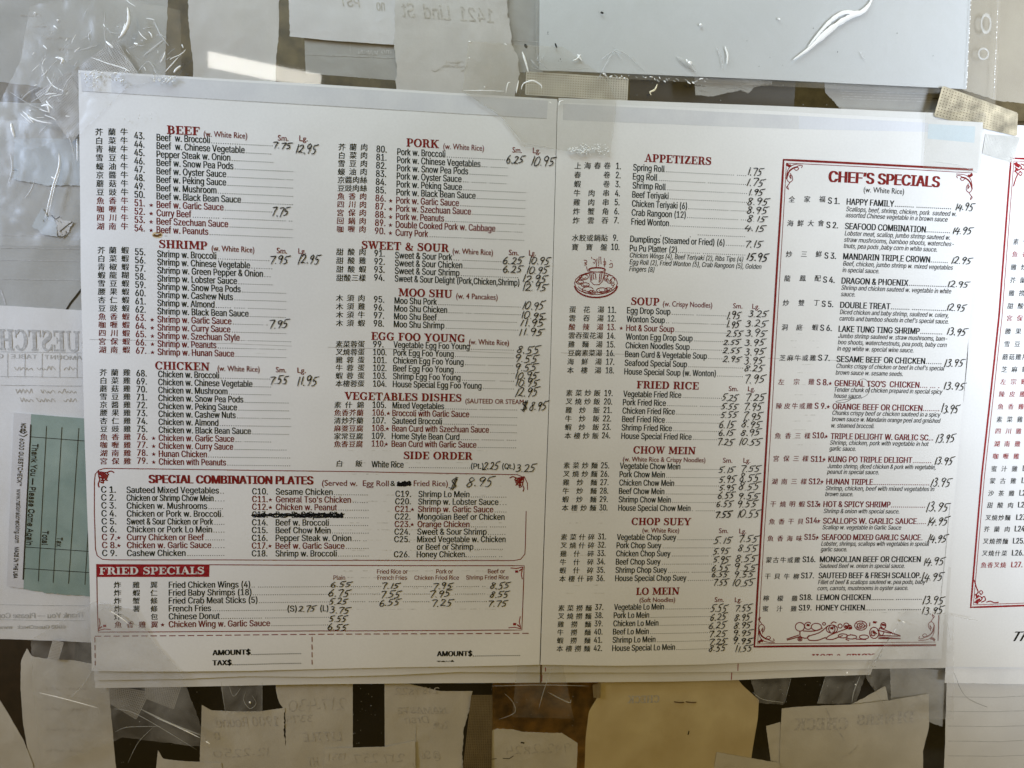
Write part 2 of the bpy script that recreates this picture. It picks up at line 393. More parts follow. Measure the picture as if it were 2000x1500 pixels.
# ---- slab serif capitals, drawn with strokes of changing width (cap height 1)
def ell(cx, cy, rx, ry, a0, a1, n, wv, wh):
    P = []; Wd = []
    for i in range(n+1):
        a = a0+(a1-a0)*i/n
        P.append((cx+rx*math.cos(a), cy+ry*math.sin(a))); Wd.append(wh+(wv-wh)*abs(math.cos(a))**1.3)
    return (P, Wd)
S_, T_, F_ = 0.24, 0.11, 0.10      # stem, thin, serif
PI = math.pi
def bar(x0, y0, x1, y1, w): return ([(x0, y0), (x1, y1)], [w, w])
def ser(x, y, half=0.21): return bar(x-half, y, x+half, y, F_)
lo, hi = F_/2, 1-F_/2
def stem(x, a=0.0, b=1.0): return bar(x, a, x, b, S_)
SL = {
 'I': ([stem(.22), ser(.22, lo), ser(.22, hi)], .50),
 'L': ([stem(.24), ser(.24, hi), bar(.02, lo, .68, lo, F_), bar(.66, 0, .66, .34, .09)], .76),
 'F': ([stem(.24), ser(.24, lo), bar(.02, hi, .72, hi, F_), bar(.70, .70, .70, 1, .09), bar(.3, .52, .52, .52, .09), bar(.52, .38, .52, .66, .07)], .78),
 'E': ([stem(.24), bar(.02, lo, .76, lo, F_), bar(.02, hi, .74, hi, F_), bar(.72, .70, .72, 1, .09), bar(.74, 0, .74, .32, .09), bar(.3, .52, .54, .52, .09), bar(.54, .38, .54, .66, .07)], .84),
 'H': ([stem(.24), stem(.78), ser(.24, lo), ser(.24, hi), ser(.78, lo), ser(.78, hi), bar(.3, .5, .7, .5, T_)], 1.04),
 'T': ([stem(.44), ser(.44, lo), bar(.04, hi, .84, hi, F_), bar(.06, .66, .06, 1, .09), bar(.82, .66, .82, 1, .09)], .90),
 'P': ([stem(.24), ser(.24, lo), bar(.02, hi, .45, hi, F_), bar(.3, .44, .45, .44, .09), ell(.46, .70, .22, .25, PI/2, -PI/2, 10, S_*.95, .10)], .84),
 'R': ([stem(.24), ser(.24, lo), bar(.02, hi, .45, hi, F_), bar(.3, .48, .45, .48, .09), ell(.46, .715, .21, .235, PI/2, -PI/2, 10, S_*.95, .10), ([(.5, .47), (.62, .34), (.68, .14), (.80, .05), (.92, .09)], [.14, .22, .22, .14, .08])], .94),
 'B': ([stem(.24), bar(.02, lo, .46, lo, F_), bar(.02, hi, .42, hi, F_), bar(.3, .51, .45, .51, .09), ell(.43, .73, .20, .22, PI/2, -PI/2, 10, S_*.85, .10), ell(.46, .28, .23, .23, PI/2, -PI/2, 10, S_*.95, .10)], .86),
 'D': ([stem(.24), bar(.02, lo, .44, lo, F_), bar(.02, hi, .44, hi, F_), ell(.44, .5, .34, .45, PI/2, -PI/2, 14, S_, .10)], .96),
 'O': ([ell(.48, .5, .35, .46, 0, 2*PI, 26, S_, .10)], .98),
 'C': ([ell(.48, .5, .35, .46, PI*.22, PI*1.80, 20, S_, .10), bar(.80, .62, .80, .98, .08)], .92),
 'G': ([ell(.48, .5, .35, .46, PI*.22, PI*1.72, 20, S_, .10), bar(.80, .64, .80, .98, .08), bar(.74, .03, .74, .44, .20), bar(.56, .42, .92, .42, .09)], 1.0),
 'U': ([stem(.24, .3), ser(.24, hi), bar(.80, .3, .80, 1, .13), ser(.80, hi, .18), ([(.24, .32), (.27, .14), (.42, .05), (.60, .06), (.75, .15), (.80, .32)], [S_, .22, .12, .11, .12, .13])], 1.04),
 'S': ([([(.61, .72), (.53, .89), (.35, .95), (.18, .88), (.14, .74), (.24, .61), (.42, .52), (.58, .41), (.61, .25), (.53, .10), (.35, .05), (.17, .10), (.08, .28)], [.08, .09, .10, .15, .20, .22, .24, .22, .20, .15, .10, .09, .08]), bar(.62, .66, .62, 1, .07), bar(.07, 0, .07, .34, .07)], .76),
 'Y': ([bar(.50, 0, .50, .46, S_), ser(.50, lo), ([(.18, .97), (.50, .42)], [.26, .22]), ([(.80, .97), (.52, .42)], [.12, .12]), ser(.18, hi, .2), ser(.82, hi, .16)], .98),
 'V': ([([(.18, .97), (.47, .04)], [.25, .20]), ([(.76, .97), (.48, .04)], [.11, .11]), ser(.18, hi, .2), ser(.78, hi, .16)], .92),
 'W': ([([(.18, .97), (.40, .04)], [.24, .18]), ([(.62, .97), (.40, .04)], [.10, .10]), ([(.60, .97), (.84, .04)], [.24, .18]), ([(1.08, .97), (.85, .04)], [.10, .10]), ser(.18, hi, .2), ser(.62, hi, .16), ser(1.10, hi, .16)], 1.26),
 'A': ([([(.44, 1), (.74, .03)], [.18, .26]), ([(.42, .97), (.16, .03)], [.10, .10]), bar(.24, .32, .62, .32, .09), ser(.15, lo, .16), ser(.76, lo, .2)], .94),
 'K': ([stem(.24), ser(.24, lo), ser(.24, hi), ([(.74, .95), (.34, .44)], [.11, .13]), ([(.46, .58), (.80, .03)], [.22, .25]), ser(.78, hi, .17), ser(.82, lo, .2)], 1.04),
 'M': ([bar(.20, 0, .20, 1, .12), stem(1.0), ([(.26, .98), (.60, .10)], [.24, .20]), ([(.92, .98), (.60, .10)], [.10, .10]), ser(.20, lo, .17), ser(.18, hi, .17), ser(1.0, lo, .21), ser(1.02, hi, .18)], 1.24),
 'N': ([bar(.20, 0, .20, 1, .12), bar(.84, 0, .84, 1, .12), ([(.22, .97), (.82, .05)], [.26, .24]), ser(.20, lo, .18), ser(.18, hi, .17), ser(.84, hi, .18)], 1.06),
 'Z': ([bar(.08, hi, .72, hi, F_), bar(.06, lo, .74, lo, F_), ([(.62, .95), (.16, .05)], [.26, .26]), bar(.08, .68, .08, 1, .08), bar(.73, 0, .73, .32, .08)], .82),
 '&': ([([(.86, .50), (.78, .26), (.60, .08), (.36, .05), (.16, .16), (.16, .34), (.34, .50), (.52, .64), (.54, .82), (.40, .94), (.26, .86), (.26, .70), (.44, .42), (.70, .12), (.92, .05)], [.08, .09, .10, .12, .20, .20, .12, .14, .14, .09, .12, .18, .22, .20, .10]), bar(.70, .53, .98, .53, .08)], 1.02),
 ' ': ([], .42)}
def slab(ib, s, x0, y0, x1, cap, mat=RH, clip=None):
    tot = sum(SL[c][1] for c in s)
    X0, Z0 = U(x0, y0, ib.surf.y); yb = y0
    for _ in range(3):
        X1, Z1 = U(x1, yb, ib.surf.y); yb += (Z1-Z0)/MPP
    sx = (X1-X0)/tot; cur = 0
    for c in s:
        st, adv = SL[c]
        for P, Wd in st:
            if len(P) > 2: 
                n = 3; P2 = catmull(P, n)
                W2 = [Wd[min(len(Wd)-1, i//n)]*(1-(i % n)/n)+Wd[min(len(Wd)-1, i//n+1)]*((i % n)/n) for i in range(len(P2))]
            else: P2 = P; W2 = Wd
            # widen in an anisotropic frame: build ribbon in glyph units, then scale
            n = len(P2); pts = []
            for i in range(n):
                a = P2[max(0, i-1)]; b = P2[min(n-1, i+1)]
                dx, dz = b[0]-a[0], b[1]-a[1]; L = math.hypot(dx, dz) or 1e-9
                hw = W2[i]/2; nx, nz = -dz/L*hw, dx/L*hw
                for sg in (1, -1):
                    gx = P2[i][0]+sg*nx; gz = min(1.02, max(-.02, P2[i][1]+sg*nz))
                    if clip is not None: gz = max(gz, clip)
                    pts.append((X0+(cur+gx)*sx, Z0+gz*cap))
            ib.add(pts, [(2*i, 2*i+1, 2*i+3, 2*i+2) for i in range(n-1)], mat)
        cur += adv
# ---- pen figures
HD = {
 '0': [[(.55, .95), (.25, .85), (.08, .45), (.18, .08), (.45, .02), (.72, .30), (.78, .70), (.55, .96)]],
 '1': [[(.45, 1.0), (.38, .5), (.30, -.05)]],
 '2': [[(.10, .78), (.28, .97), (.58, .92), (.62, .66), (.35, .30), (.05, .02)], [(.05, .03), (.35, .10), (.80, .0)]],
 '3': [[(.15, .88), (.45, .98), (.62, .80), (.42, .58), (.30, .54)], [(.30, .54), (.60, .48), (.66, .22), (.38, .0), (.05, .08)]],
 '4': [[(.34, 1.0), (.16, .62), (.06, .36), (.12, .35), (.50, .38), (.88, .42)], [(.66, .80), (.58, .35), (.50, -.14)]],
 '5': [[(.30, .92), (.20, .52), (.50, .55), (.62, .32), (.45, .05), (.05, .0)], [(.30, .93), (.62, .95), (.98, 1.04)]],
 '6': [[(.60, 1.0), (.25, .65), (.10, .25), (.28, .0), (.60, .08), (.66, .34), (.42, .48), (.15, .30)]],
 '7': [[(.06, .86), (.40, .93), (.82, .92), (.58, .50), (.38, -.10)]],
 '8': [[(.72, .86), (.45, .98), (.22, .80), (.42, .55), (.62, .28), (.42, .0), (.12, .12), (.25, .42), (.62, .66), (.74, .88)]],
 '9': [[(.70, .82), (.45, .98), (.16, .78), (.26, .52), (.55, .58), (.72, .88), (.62, .45), (.42, -.08)]],
 '.': [[(.12, .10), (.20, -.02)]], '-': [[(.05, .18), (.35, .12)]],
 '$': [[(.75, .85), (.40, .90), (.20, .70), (.60, .45), (.72, .22), (.40, .05), (.02, .12)], [(.48, 1.1), (.32, -.15)], [(.66, 1.1), (.50, -.15)]],
 '@': [[(.6, .35), (.4, .3), (.35, .55), (.55, .7), (.65, .4), (.8, .4), (.85, .7), (.55, .95), (.2, .75), (.1, .35), (.35, .02), (.8, .08)]],
 'x': [[(.1, .6), (.6, 0)], [(.6, .6), (.1, 0)]], 'W': [[(.0, .9), (.2, .0), (.45, .8), (.65, .0), (.9, .95)]]}
HW = {'1': .52, '.': .36, '-': .42, ' ': .45, '$': .8, '@': 1.0, '9': .78, '5': .86, '0': .85}
def pen(ib, s, x0, x1, yt, yb, w=1.45, mat=PEN, mirror=False):
    tot = sum(HW.get(c, .8) for c in s); cur = 0
    Xa, Za = U(x0, yb, ib.surf.y); Xb, Zb = U(x1, yb, ib.surf.y); _, Zt = U((x0+x1)/2, yt, ib.surf.y)
    H = Zt-(Za+Zb)/2; sx = (Xb-Xa)/tot
    for c in s:
        dy = random.uniform(-.07, .07); k = random.uniform(.82, 1.02); sl = random.uniform(.12, .26)
        for st in HD.get(c, []):
            P = [(Xa+(cur+p[0]*.92)*sx+(sl*(p[1]-.5))*H+random.uniform(-.03, .03)*H, (Za+Zb)/2+(p[1]*k+dy+random.uniform(-.035, .035))*H) for p in st]
            Q = catmull(P, 4); n = len(Q)
            ws = [w*MPP*(0.82+0.30*math.sin(PI*min(1, (i+1)/n)))*random.uniform(.93, 1.07) for i in range(n)]
            ib.wline(Q, ws, mat)
            if c == '.': 
                ib.wline([Q[0], Q[-1]], [w*MPP*1.2]*2, mat)
        cur += HW.get(c, .8)
# ------------------------------------------------------------------ paper sheets
def resamp(P, n):
    L = [0]
    for a, b in zip(P, P[1:]): L.append(L[-1]+math.hypot(b[0]-a[0], b[1]-a[1]))
    out = []
    for i in range(n+1):
        t = L[-1]*i/n; k = 0
        while k < len(P)-2 and L[k+1] < t: k += 1
        d = (L[k+1]-L[k]) or 1; u = (t-L[k])/d
        out.append((P[k][0]+(P[k+1][0]-P[k][0])*u, P[k][1]+(P[k+1][1]-P[k][1])*u))
    return out
def sheet(name, top, bot, left, right, surf, mat, parent, nu=24, nv=24, thick=0.0001, torn=0.0, seed=0, smooth=True, wrinkle=0.0):
    """sheet of paper bounded by four edge polylines (photo pixels, unprojected onto its own depth)"""
    rnd = random.Random(seed*7+3)
    y = surf.y
    def w(P, n, jit):
        Q = resamp(P, n); out = []
        for i, p in enumerate(Q):
            j = jit if 0 < i < n else 0
            X, Z = U(p[0]+rnd.uniform(-j, j), p[1]+rnd.uniform(-j, j), y); out.append((X, Z))
        return out
    tj = torn if isinstance(torn, (tuple, list)) else (torn,)*4     # top, bottom, left, right
    T = w(top, nu, tj[0]); Bt = w(bot, nu, tj[1])
    Lf = w(left or [top[0], bot[0]], nv, tj[2]); Rt = w(right or [top[-1], bot[-1]], nv, tj[3])
    V = []
    for j in range(nv+1):
        v = j/nv
        for i in range(nu+1):
            u = i/nu
            P = [(1-v)*T[i][c]+v*Bt[i][c]+(1-u)*Lf[j][c]+u*Rt[j][c]-((1-u)*(1-v)*T[0][c]+u*(1-v)*T[-1][c]+(1-u)*v*Bt[0][c]+u*v*Bt[-1][c]) for c in range(2)]
            yy = surf.at(P[0], P[1])
            if wrinkle: yy += wrinkle*(mnoise.noise(Vector((P[0]*60+seed, P[1]*60, seed)))+0.5*abs(mnoise.noise(Vector((P[0]*150, P[1]*150+seed, 5)))))
            V.append((P[0], yy, P[1]))
    Fc = []
    for j in range(nv):
        for i in range(nu):
            a = j*(nu+1)+i; Fc.append((a, a+nu+1, a+nu+2, a+1))
    n0 = len(V)
    if thick:
        V += [(x, yy+thick, z) for x, yy, z in V]
        Fc += [tuple(i+n0 for i in f[::-1]) for f in Fc]
        rim = [j*(nu+1) for j in range(nv+1)]+[nv*(nu+1)+i for i in range(1, nu+1)]+[j*(nu+1)+nu for j in range(nv-1, -1, -1)]+[i for i in range(nu-1, 0, -1)]
        m0 = len(V); V += [V[a] for a in rim]+[V[a+n0] for a in rim]; nr = len(rim)     # own vertices: crisp cut edge
        for i in range(nr): j = (i+1) % nr; Fc.append((m0+i, m0+nr+i, m0+nr+j, m0+j))
    return mesh_obj(name, V, Fc, mat, parent, smooth=smooth)
def wave(seed, amp, sx=12, sz=12):
    return lambda X, Z: amp*mnoise.noise(Vector((X*sx+seed*3.1, Z*sz, seed*1.7)))
def ctr(px, py, y): X, Z = U(px, py, y); return (X, y, Z)
# ------------------------------------------------------------------ menu page surfaces
def fr(X, Z):        # both front pages: bottom edge lifts off in slow waves, faint sag elsewhere
    b = max(0.0, (-Z-0.20)/0.08)
    return -0.0011*b*b*(0.7+0.6*math.sin(X*30+1.0))+0.00060*mnoise.noise(Vector((X*11, Z*11, 2)))+0.00018*mnoise.noise(Vector((X*38, Z*38, 7)))
S_FRONT = Surf(0.0, fr)
S_BACK1 = Surf(0.0010, lambda X, Z: -0.0012*max(0, (-Z-0.22)/0.07)**2*(0.6+0.4*math.sin(X*24+3))+0.0002)
S_BACK2 = Surf(0.0019, lambda X, Z: 0.0002*math.sin(X*17))
S_THIRD = Surf(0.0013, wave(9, 0.0002))
S_THIRD2 = Surf(0.0023, wave(10, 0.0002))
# spare copies under the front pages
def sp(name, label, top, bot, surf, seed, left=None, right=None, mat=M_SPARE, group=None):
    t = thing(name, label, 'paper', ctr(*top[0], surf.y), group)
    sheet('sheet', top, bot, left, right, surf, mat, t, 50, 60, seed=seed)
    return t
b1 = sp('spare_menu_page', 'spare menu copy peeking out just below the left menu page', [(158, 141), (1089, 194)], [(185, 1328), (360, 1326), (480, 1321), (620, 1322), (760, 1318), (900, 1311), (1054, 1312)], S_BACK1, 1)
b2 = sp('spare_menu_page', 'lowest menu copy at left, greyish strip under the other two sheets', [(160, 143), (1089, 197)], [(186, 1344), (350, 1342), (600, 1337), (800, 1335), (1054, 1333)], S_BACK2, 2)
b3 = sp('spare_menu_page', 'spare menu copy showing behind the top edge and below the right menu page', [(1091, 191), (1500, 206), (1917, 224)], [(1058, 1312), (1300, 1313), (1450, 1312), (1560, 1308), (1845, 1303)], Surf(0.0011, S_BACK1.fn), 3)
b4 = sp('spare_menu_page', 'lowest menu copy at right, shaded strip with a red dash at its foot', [(1092, 196), (1915, 230)], [(1058, 1333), (1300, 1331), (1440, 1328), (1600, 1321), (1700, 1318)], Surf(0.0021, S_BACK2.fn), 4, right=[(1915, 230), (1850, 900), (1700, 1318)])
for par, su, pts in ((b3, Surf(0.0011, S_BACK1.fn), [(1065, 1302), (1065, 1310)]), (b4, Surf(0.0021, S_BACK2.fn), [(1058.5, 1318), (1058, 1331)]), (b3, Surf(0.0011, S_BACK1.fn), [(1441.5, 1296), (1441, 1310)]), (b4, Surf(0.0021, S_BACK2.fn), [(1429, 1313), (1428, 1327)])):
    k = Ink('cut_mark', su, par); k.line(pts, 1.8, RB); k.build()
# front pages
pageL = thing('menu_page', 'left menu page with beef, shrimp, chicken, pork and combination plates', 'menu', ctr(153, 137, 0), 'menu pages taped to the glass')
sheet('sheet', [(153, 137), (620, 164.5), (1088, 194)], [(182, 1308), (345, 1309), (490, 1309), (620, 1306.5), (760, 1303), (900, 1300), (1053, 1296)],
      [(153, 137), (157, 500), (165, 850), (182, 1308)], [(1088, 194), (1075, 700), (1053, 1296)], S_FRONT, M_MENU, pageL, 90, 110, seed=1)
pageR = thing('menu_page', 'right menu page with appetizers, soups, noodles and the red framed chef specials', 'menu', ctr(1090, 199, 0), 'menu pages taped to the glass')
sheet('sheet', [(1089, 200), (1500, 216), (1920, 239)], [(1055, 1296), (1200, 1298), (1380, 1297), (1550, 1290), (1700, 1287), (1835, 1284)],
      [(1089, 200), (1076, 700), (1055, 1296)], [(1920, 239), (1905, 500), (1880, 800), (1835, 1284)], S_FRONT, M_MENU, pageR, 90, 110, seed=2)
page3 = thing('menu_page', 'third menu page cut off by the right side, red frame and chinese dish list', 'menu', ctr(1925, 250, 0.0013), 'menu pages taped to the glass')
sheet('sheet', [(1905, 240), (2300, 262)], [(1828, 1302), (2250, 1306)], [(1905, 240), (1890, 700), (1828, 1302)], None, S_THIRD, M_MENU, page3, 40, 60, seed=3)
sp3 = sp('spare_menu_page', 'pale lower sheet sticking out under the third menu page at right', [(1920, 260), (2300, 270)], [(1845, 1334), (2100, 1338)], S_THIRD2, 5, mat=M_SLIPW)
SU = S_FRONT
CB, CH, CS, CX, CM = 0.0031, 0.0038, 0.0026, 0.0034, 0.0023   # body, heading, sub, cjk em, small
C_BODY = 0.80
def lerp(a, b, t): return a+(b-a)*t
def heading(par, s, x0, y0, x1, sub=None, cap=CH, extra=()):
    ib = Ink('section_heading', SU, par); slab(ib, s, x0, y0, x1, cap)
    if sub: text(ib, sub[0], sub[1], sub[3], sub[2], sub[4] if len(sub) > 4 else CS, 'sub', RD)
    for s2, a, b, y in extra: text(ib, s2, a, y, b, 0.0025, 'sub', RD)
    PEND.append(ib)
PEND = []
PR = []
def block(par, rows, num0, num1, nm0, nm1, c0=None, c1=None, st=None, nw=None, cy=None, sty='body', cap=CB):
    """rows: (number, starred, name, name end, dots start or None, dots end or None, chinese)"""
    n = len(rows)
    for i, r in enumerate(rows):
        t = i/max(1, n-1)
        num, red, name, xe, ds, de, ch = r
        ib = Ink('menu_line', SU, par); m = RD if red else DK
        nx, ny = lerp(num0[0], num1[0], t), lerp(num0[1], num1[1], t)
        x, y = lerp(nm0[0], nm1[0], t), lerp(nm0[1], nm1[1], t)
        if num:
            w = nw or (19.5 if len(num) == 3 else 25.5 if len(num) == 4 else 11.5)
            text(ib, num, nx, ny, nx+w, cap*(0.99), 'body', m)
        if name: text(ib, name, x, y, xe, cap, sty, m)
        if red and st: star(ib, lerp(st[0][0], st[1][0], t), y-5, mat=RD)
        if de:
            a = ds or xe+4
            dots(ib, a, de, y+(a-x)*SLOPE(y), DK)
        if ch and c0:
            k = len(ch)
            a = [lerp(c0[j], c1[j], t) for j in range(len(c0))]
            yy = lerp(cy[0], cy[1], t)
            if ' ' in ch or k == len(a): xs = a
            elif k == 2: xs = [a[0], a[-1]]
            else: xs = [lerp(a[0], a[-1], j/(k-1)) for j in range(k)]
            cjk(ib, ch, xs, yy, CX, m)
        PEND.append(ib)
def SLOPE(y): return 0.0583-0.0734*(y-137)/1171
L1, R1 = pageL, pageR
# ---- BEEF
heading(L1, 'BEEF', 326, 261.5, 391, ('(w. White Rice)', 398.3, 483, 266.7), extra=[('Sm.', 543.2, 563.5, 274.8), ('Lg.', 585, 601, 275.5)])
block(L1, [('43.', 0, 'Beef  w. Broccoli', 410, 0, 532, '芥蘭牛'), ('44.', 0, 'Beef  w. Chinese Vegetable', 478, 0, 529, '白菜牛'), ('45.', 0, 'Pepper Steak w. Onion', 450, 0, 533, '青椒牛'),
 ('46.', 0, 'Beef w. Snow Pea Pods', 456, 0, 571, '雪豆牛'), ('47.', 0, 'Beef w. Oyster Sauce', 442, 0, 571, '蠔油牛'), ('48.', 0, 'Beef w. Peking Sauce', 442, 0, 571, '京醬牛'), ('49.', 0, 'Beef w. Mushroom', 423, 0, 571, '蘑菇牛'),
 ('50.', 0, 'Beef w. Black Bean Sauce', 471, 0, 571, '豆豉牛'), ('51.', 1, 'Beef w. Garlic Sauce', 437, 0, 531, '魚香牛'), ('52.', 1, 'Curry Beef', 374, 0, 570, '咖喱牛'), ('53.', 1, 'Beef Szechuan Sauce', 446, 0, 570, '四川牛'), ('54.', 1, 'Beef w. Peanuts', 407, 0, 570, '湖南牛')],
 (262.5, 271.3), (263.3, 451.5), (306.3, 274.8), (306.6, 455), (193.2, 218.8, 242.2), (196, 219.8, 243), ((295, 0), (295.5, 0)), cy=(257.6, 441.7))
heading(L1, 'SHRIMP', 311, 484.5, 406, ('(w. White Rice)', 414, 497, 490.3), extra=[('Sm.', 540.8, 560.7, 494.5), ('Lg.', 582.8, 597, 495.2)])
block(L1, [('55.', 0, 'Shrimp w. Broccoli', 422.8, 0, 525, '芥蘭蝦'), ('56.', 0, 'Shrimp w. Chinese Vegetable', 488.3, 0, 531, '白菜蝦'), ('57.', 0, 'Shrimp w. Green Pepper & Onion', 513.5, 0, 527.5, '青椒蝦'), ('58.', 0, 'Shrimp w. Lobster Sauce', 463, 0, 531, '蝦龍糊'),
 ('59.', 0, 'Shrimp w. Snow Pea Pods', 470, 0, 557, '雪豆蝦'), ('60.', 0, 'Shrimp w. Cashew Nuts', 455, 0, 557, '腰果蝦'), ('61.', 0, 'Shrimp w. Almond', 419, 0, 557, '杏仁蝦'), ('62.', 0, 'Shrimp w. Black Bean Sauce', 485.5, 0, 557, '豆豉蝦'),
 ('63.', 1, 'Shrimp w. Garlic Sauce', 452, 0, 521.5, '魚香蝦'), ('64.', 1, 'Shrimp w. Curry Sauce', 450, 0, 557, '咖喱蝦'), ('65.', 1, 'Shrimp w. Szechuan Style', 468, 0, 567, '四川蝦'), ('66.', 1, 'Shrimp w. Peanuts', 422.5, 0, 557, '宮保蝦'), ('67.', 1, 'Shrimp w. Hunan Sauce', 457, 0, 557, '湖南蝦')],
 (264.3, 498), (266, 690.5), (308, 502.2), (308.4, 693.3), (197.8, 220.5, 244), (200.2, 223.3, 246.4), ((296.5, 0), (298, 0)), cy=(488.6, 682.8))
heading(L1, 'CHICKEN', 303, 721.5, 410, ('(w. White Rice)', 425, 507, 724.5), extra=[('Sm.', 539, 559, 727), ('Lg.', 581, 597, 728)])
block(L1, [('68.', 0, 'Chicken w. Broccoli', 427.7, 0, 526.8, '芥蘭雞'), ('69.', 0, 'Chicken w. Chinese Vegetable', 493, 0, 528.5, '白菜雞'), ('70.', 0, 'Chicken w. Mushroom', 444, 0, 528.5, '蘑菇雞'), ('71.', 0, 'Chicken w. Snow Pea Pods', 475, 0, 567, '雪豆雞'),
 ('72.', 0, 'Chicken w. Peking Sauce', 462.7, 0, 563, '京醬雞'), ('73.', 0, 'Chicken w. Cashew Nuts', 460, 0, 566, '腰果雞'), ('74.', 0, 'Chicken w. Almond', 426, 0, 567, '杏仁雞'), ('75.', 0, 'Chicken w. Black Bean Sauce', 490, 0, 563, '豆豉雞'),
 ('76.', 1, 'Chicken w. Garlic Sauce', 457, 0, 528.5, '魚香雞'), ('77.', 1, 'Chicken w. Curry Sauce', 455, 0, 563, '咖喱雞'), ('78.', 1, 'Hunan Chicken', 403.6, 0, 566, '湖南雞'), ('79.', 1, 'Chicken with Peanuts', 441, 0, 566, '宮保雞')],
 (267, 735), (268, 905.8), (309.4, 736.7), (310, 907.9), (202, 224.4, 247.5), (202.5, 225.3, 248.1), ((299, 0), (299.6, 0)), cy=(727.3, 900.4))
# ---- PORK
heading(L1, 'PORK', 793.5, 286.5, 858, ('(w. White Rice)', 865.8, 945, 291), extra=[('Sm.', 1000.8, 1019, 298), ('Lg.', 1040.5, 1055, 299)])
block(L1, [('80.', 0, 'Pork w. Broccoli', 869.5, 0, 990, '芥蘭肉'), ('81.', 0, 'Pork w. Chinese Vegetables', 938, 0, 990, '白菜肉'), ('82.', 0, 'Pork w. Snow Pea Pods', 914, 0, 990, '雪豆肉'), ('83.', 0, 'Pork w. Oyster Sauce', 901, 0, 987.5, '蠔油肉'), ('84.', 0, 'Pork w. Peking Sauce', 902, 0, 1025, '京醬肉絲'),
 ('85.', 0, 'Pork w. Black Bean Sauce', 928.5, 0, 1024, '豆豉肉絲'), ('86.', 1, 'Pork w. Garlic Sauce', 896, 0, 1024, '魚香肉'), ('87.', 1, 'Pork w. Szechuan Sauce', 919.5, 0, 1023, '四川肉'), ('88.', 1, 'Pork w. Peanuts', 867, 0, 1023, '宮保肉'), ('89.', 1, 'Double Cooked Pork w. Cabbage', 967, 0, 1019, '回鍋肉'), ('90.', 1, 'Curry Pork', 836, 0, 1022, '咖喱肉')],
 (735.5, 297.5), (732.5, 457), (776.3, 303), (772.8, 460.5), (668, 690, 711.3), (664.5, 686.5, 708), ((764, 0), (762.5, 0)), cy=(287.5, 447.5))
heading(L1, 'SWEET & SOUR', 706, 486, 877, ('(w. Whire Rice)', 884, 962.5, 495.5), extra=[('Sm.', 993.8, 1012.5, 498), ('Lg.', 1033, 1046, 499)])
block(L1, [('91.', 0, 'Sweet & Sour Pork', 883, 0, 982.5, '甜酸肉'), ('92.', 0, 'Sweet & Sour Chicken', 902.5, 0, 982.5, '甜酸雞'), ('93.', 0, 'Sweet & Sour Shrimp', 897, 0, 1011, '甜酸蝦'), ('94.', 0, 'Sweet & Sour Delight (Pork,Chicken,Shrimp)', 1014, 0, None, '甜酸三樣')],
 (731.5, 500.8), (731, 548), (771.8, 504.5), (771.3, 550), (664, 686, 708), (664, 686, 707.5), cy=(492, 542.5))
heading(L1, 'MOO SHU', 778, 578.5, 884, ('(w. 4 Pancakes)', 890.8, 971.8, 583))
block(L1, [('95.', 0, 'Moo Shu Pork', 853, 0, 1016, '木須肉'), ('96.', 0, 'Moo Shu Chicken', 873, 0, 1016, '木須雞'), ('97.', 0, 'Moo Shu Beef', 853, 0, 1008, '木須牛'), ('98.', 0, 'Moo Shu Shrimp', 867.5, 0, 1011, '木須蝦')],
 (730.5, 590.5), (730, 637.5), (770.8, 593), (769.3, 639), (663, 684.5, 706), (663, 684, 705.5), cy=(582, 630.8))
heading(L1, 'EGG FOO YOUNG', 725, 663.8, 909, ('(w. White Rice)', 916, 993.8, 672.5))
block(L1, [('99.', 0, 'Vegetable Egg Foo Young', 916.8, 0, 1002.5, '素菜蓉蛋'), ('100.', 0, 'Pork Egg Foo Young', 885.8, 0, 1002, '叉燒蓉蛋'), ('101.', 0, 'Chicken Egg Foo Young', 905, 0, 1001, '雞蓉蛋'), ('102.', 0, 'Beef Egg Foo Young', 885.5, 0, 1003.8, '牛蓉蛋'), ('103.', 0, 'Shrimp Egg Foo Young', 899, 0, 1003, '蝦蓉蛋'), ('104.', 0, 'House Special Egg Foo Young', 940, 0, 1003, '本樓蓉蛋')],
 (729, 678), (729, 755), (768.8, 679), (767.5, 756), (662.5, 684, 705.5), (662, 683, 705), cy=(672, 749))
heading(L1, 'VEGETABLES DISHES', 673, 780.5, 902, ('(SAUTEED OR STEAM', 908.8, 1022.5, 787.5, 0.0023))
block(L1, [('105.', 0, 'Mixed Vegetables', 867, 0, 1009, '素什錦'), ('106.', 1, 'Broccoli with Garlic Sauce', 916, 0, 1009, '魚香芥蘭'), ('107.', 0, 'Sauteed Broccoli', 863, 0, 1008, '清炒芥蘭'), ('108.', 1, 'Bean Curd with Szechuan Sauce', 954.5, 0, 1008, '麻婆豆腐'), ('109.', 0, 'Home Style Bean Curd', 896.8, 0, 1007, '家常豆腐'), ('110.', 1, 'Bean Curd with Garlic Sauce', 930, 0, 1007, '魚香豆腐')],
 (728, 796.3), (726.3, 872), (766.8, 797.5), (765, 872.5), (659.5, 681, 703.8), (659, 680, 702), ((759.5, 0), (754.5, 0)), cy=(790.5, 867))
heading(L1, 'SIDE ORDER', 788, 896.5, 923)
ib = Ink('menu_line', SU, L1); cjk(ib, '白飯', (663, 701), 905); text(ib, 'White Rice', 726, 912.5, 788, CB); dots(ib, 791, 917, 913.5)
text(ib, '(Pt.)', 920, 915.5, 943.8, 0.0028); text(ib, '(Qt.)', 981, 916, 1005, 0.0028); PEND.append(ib)
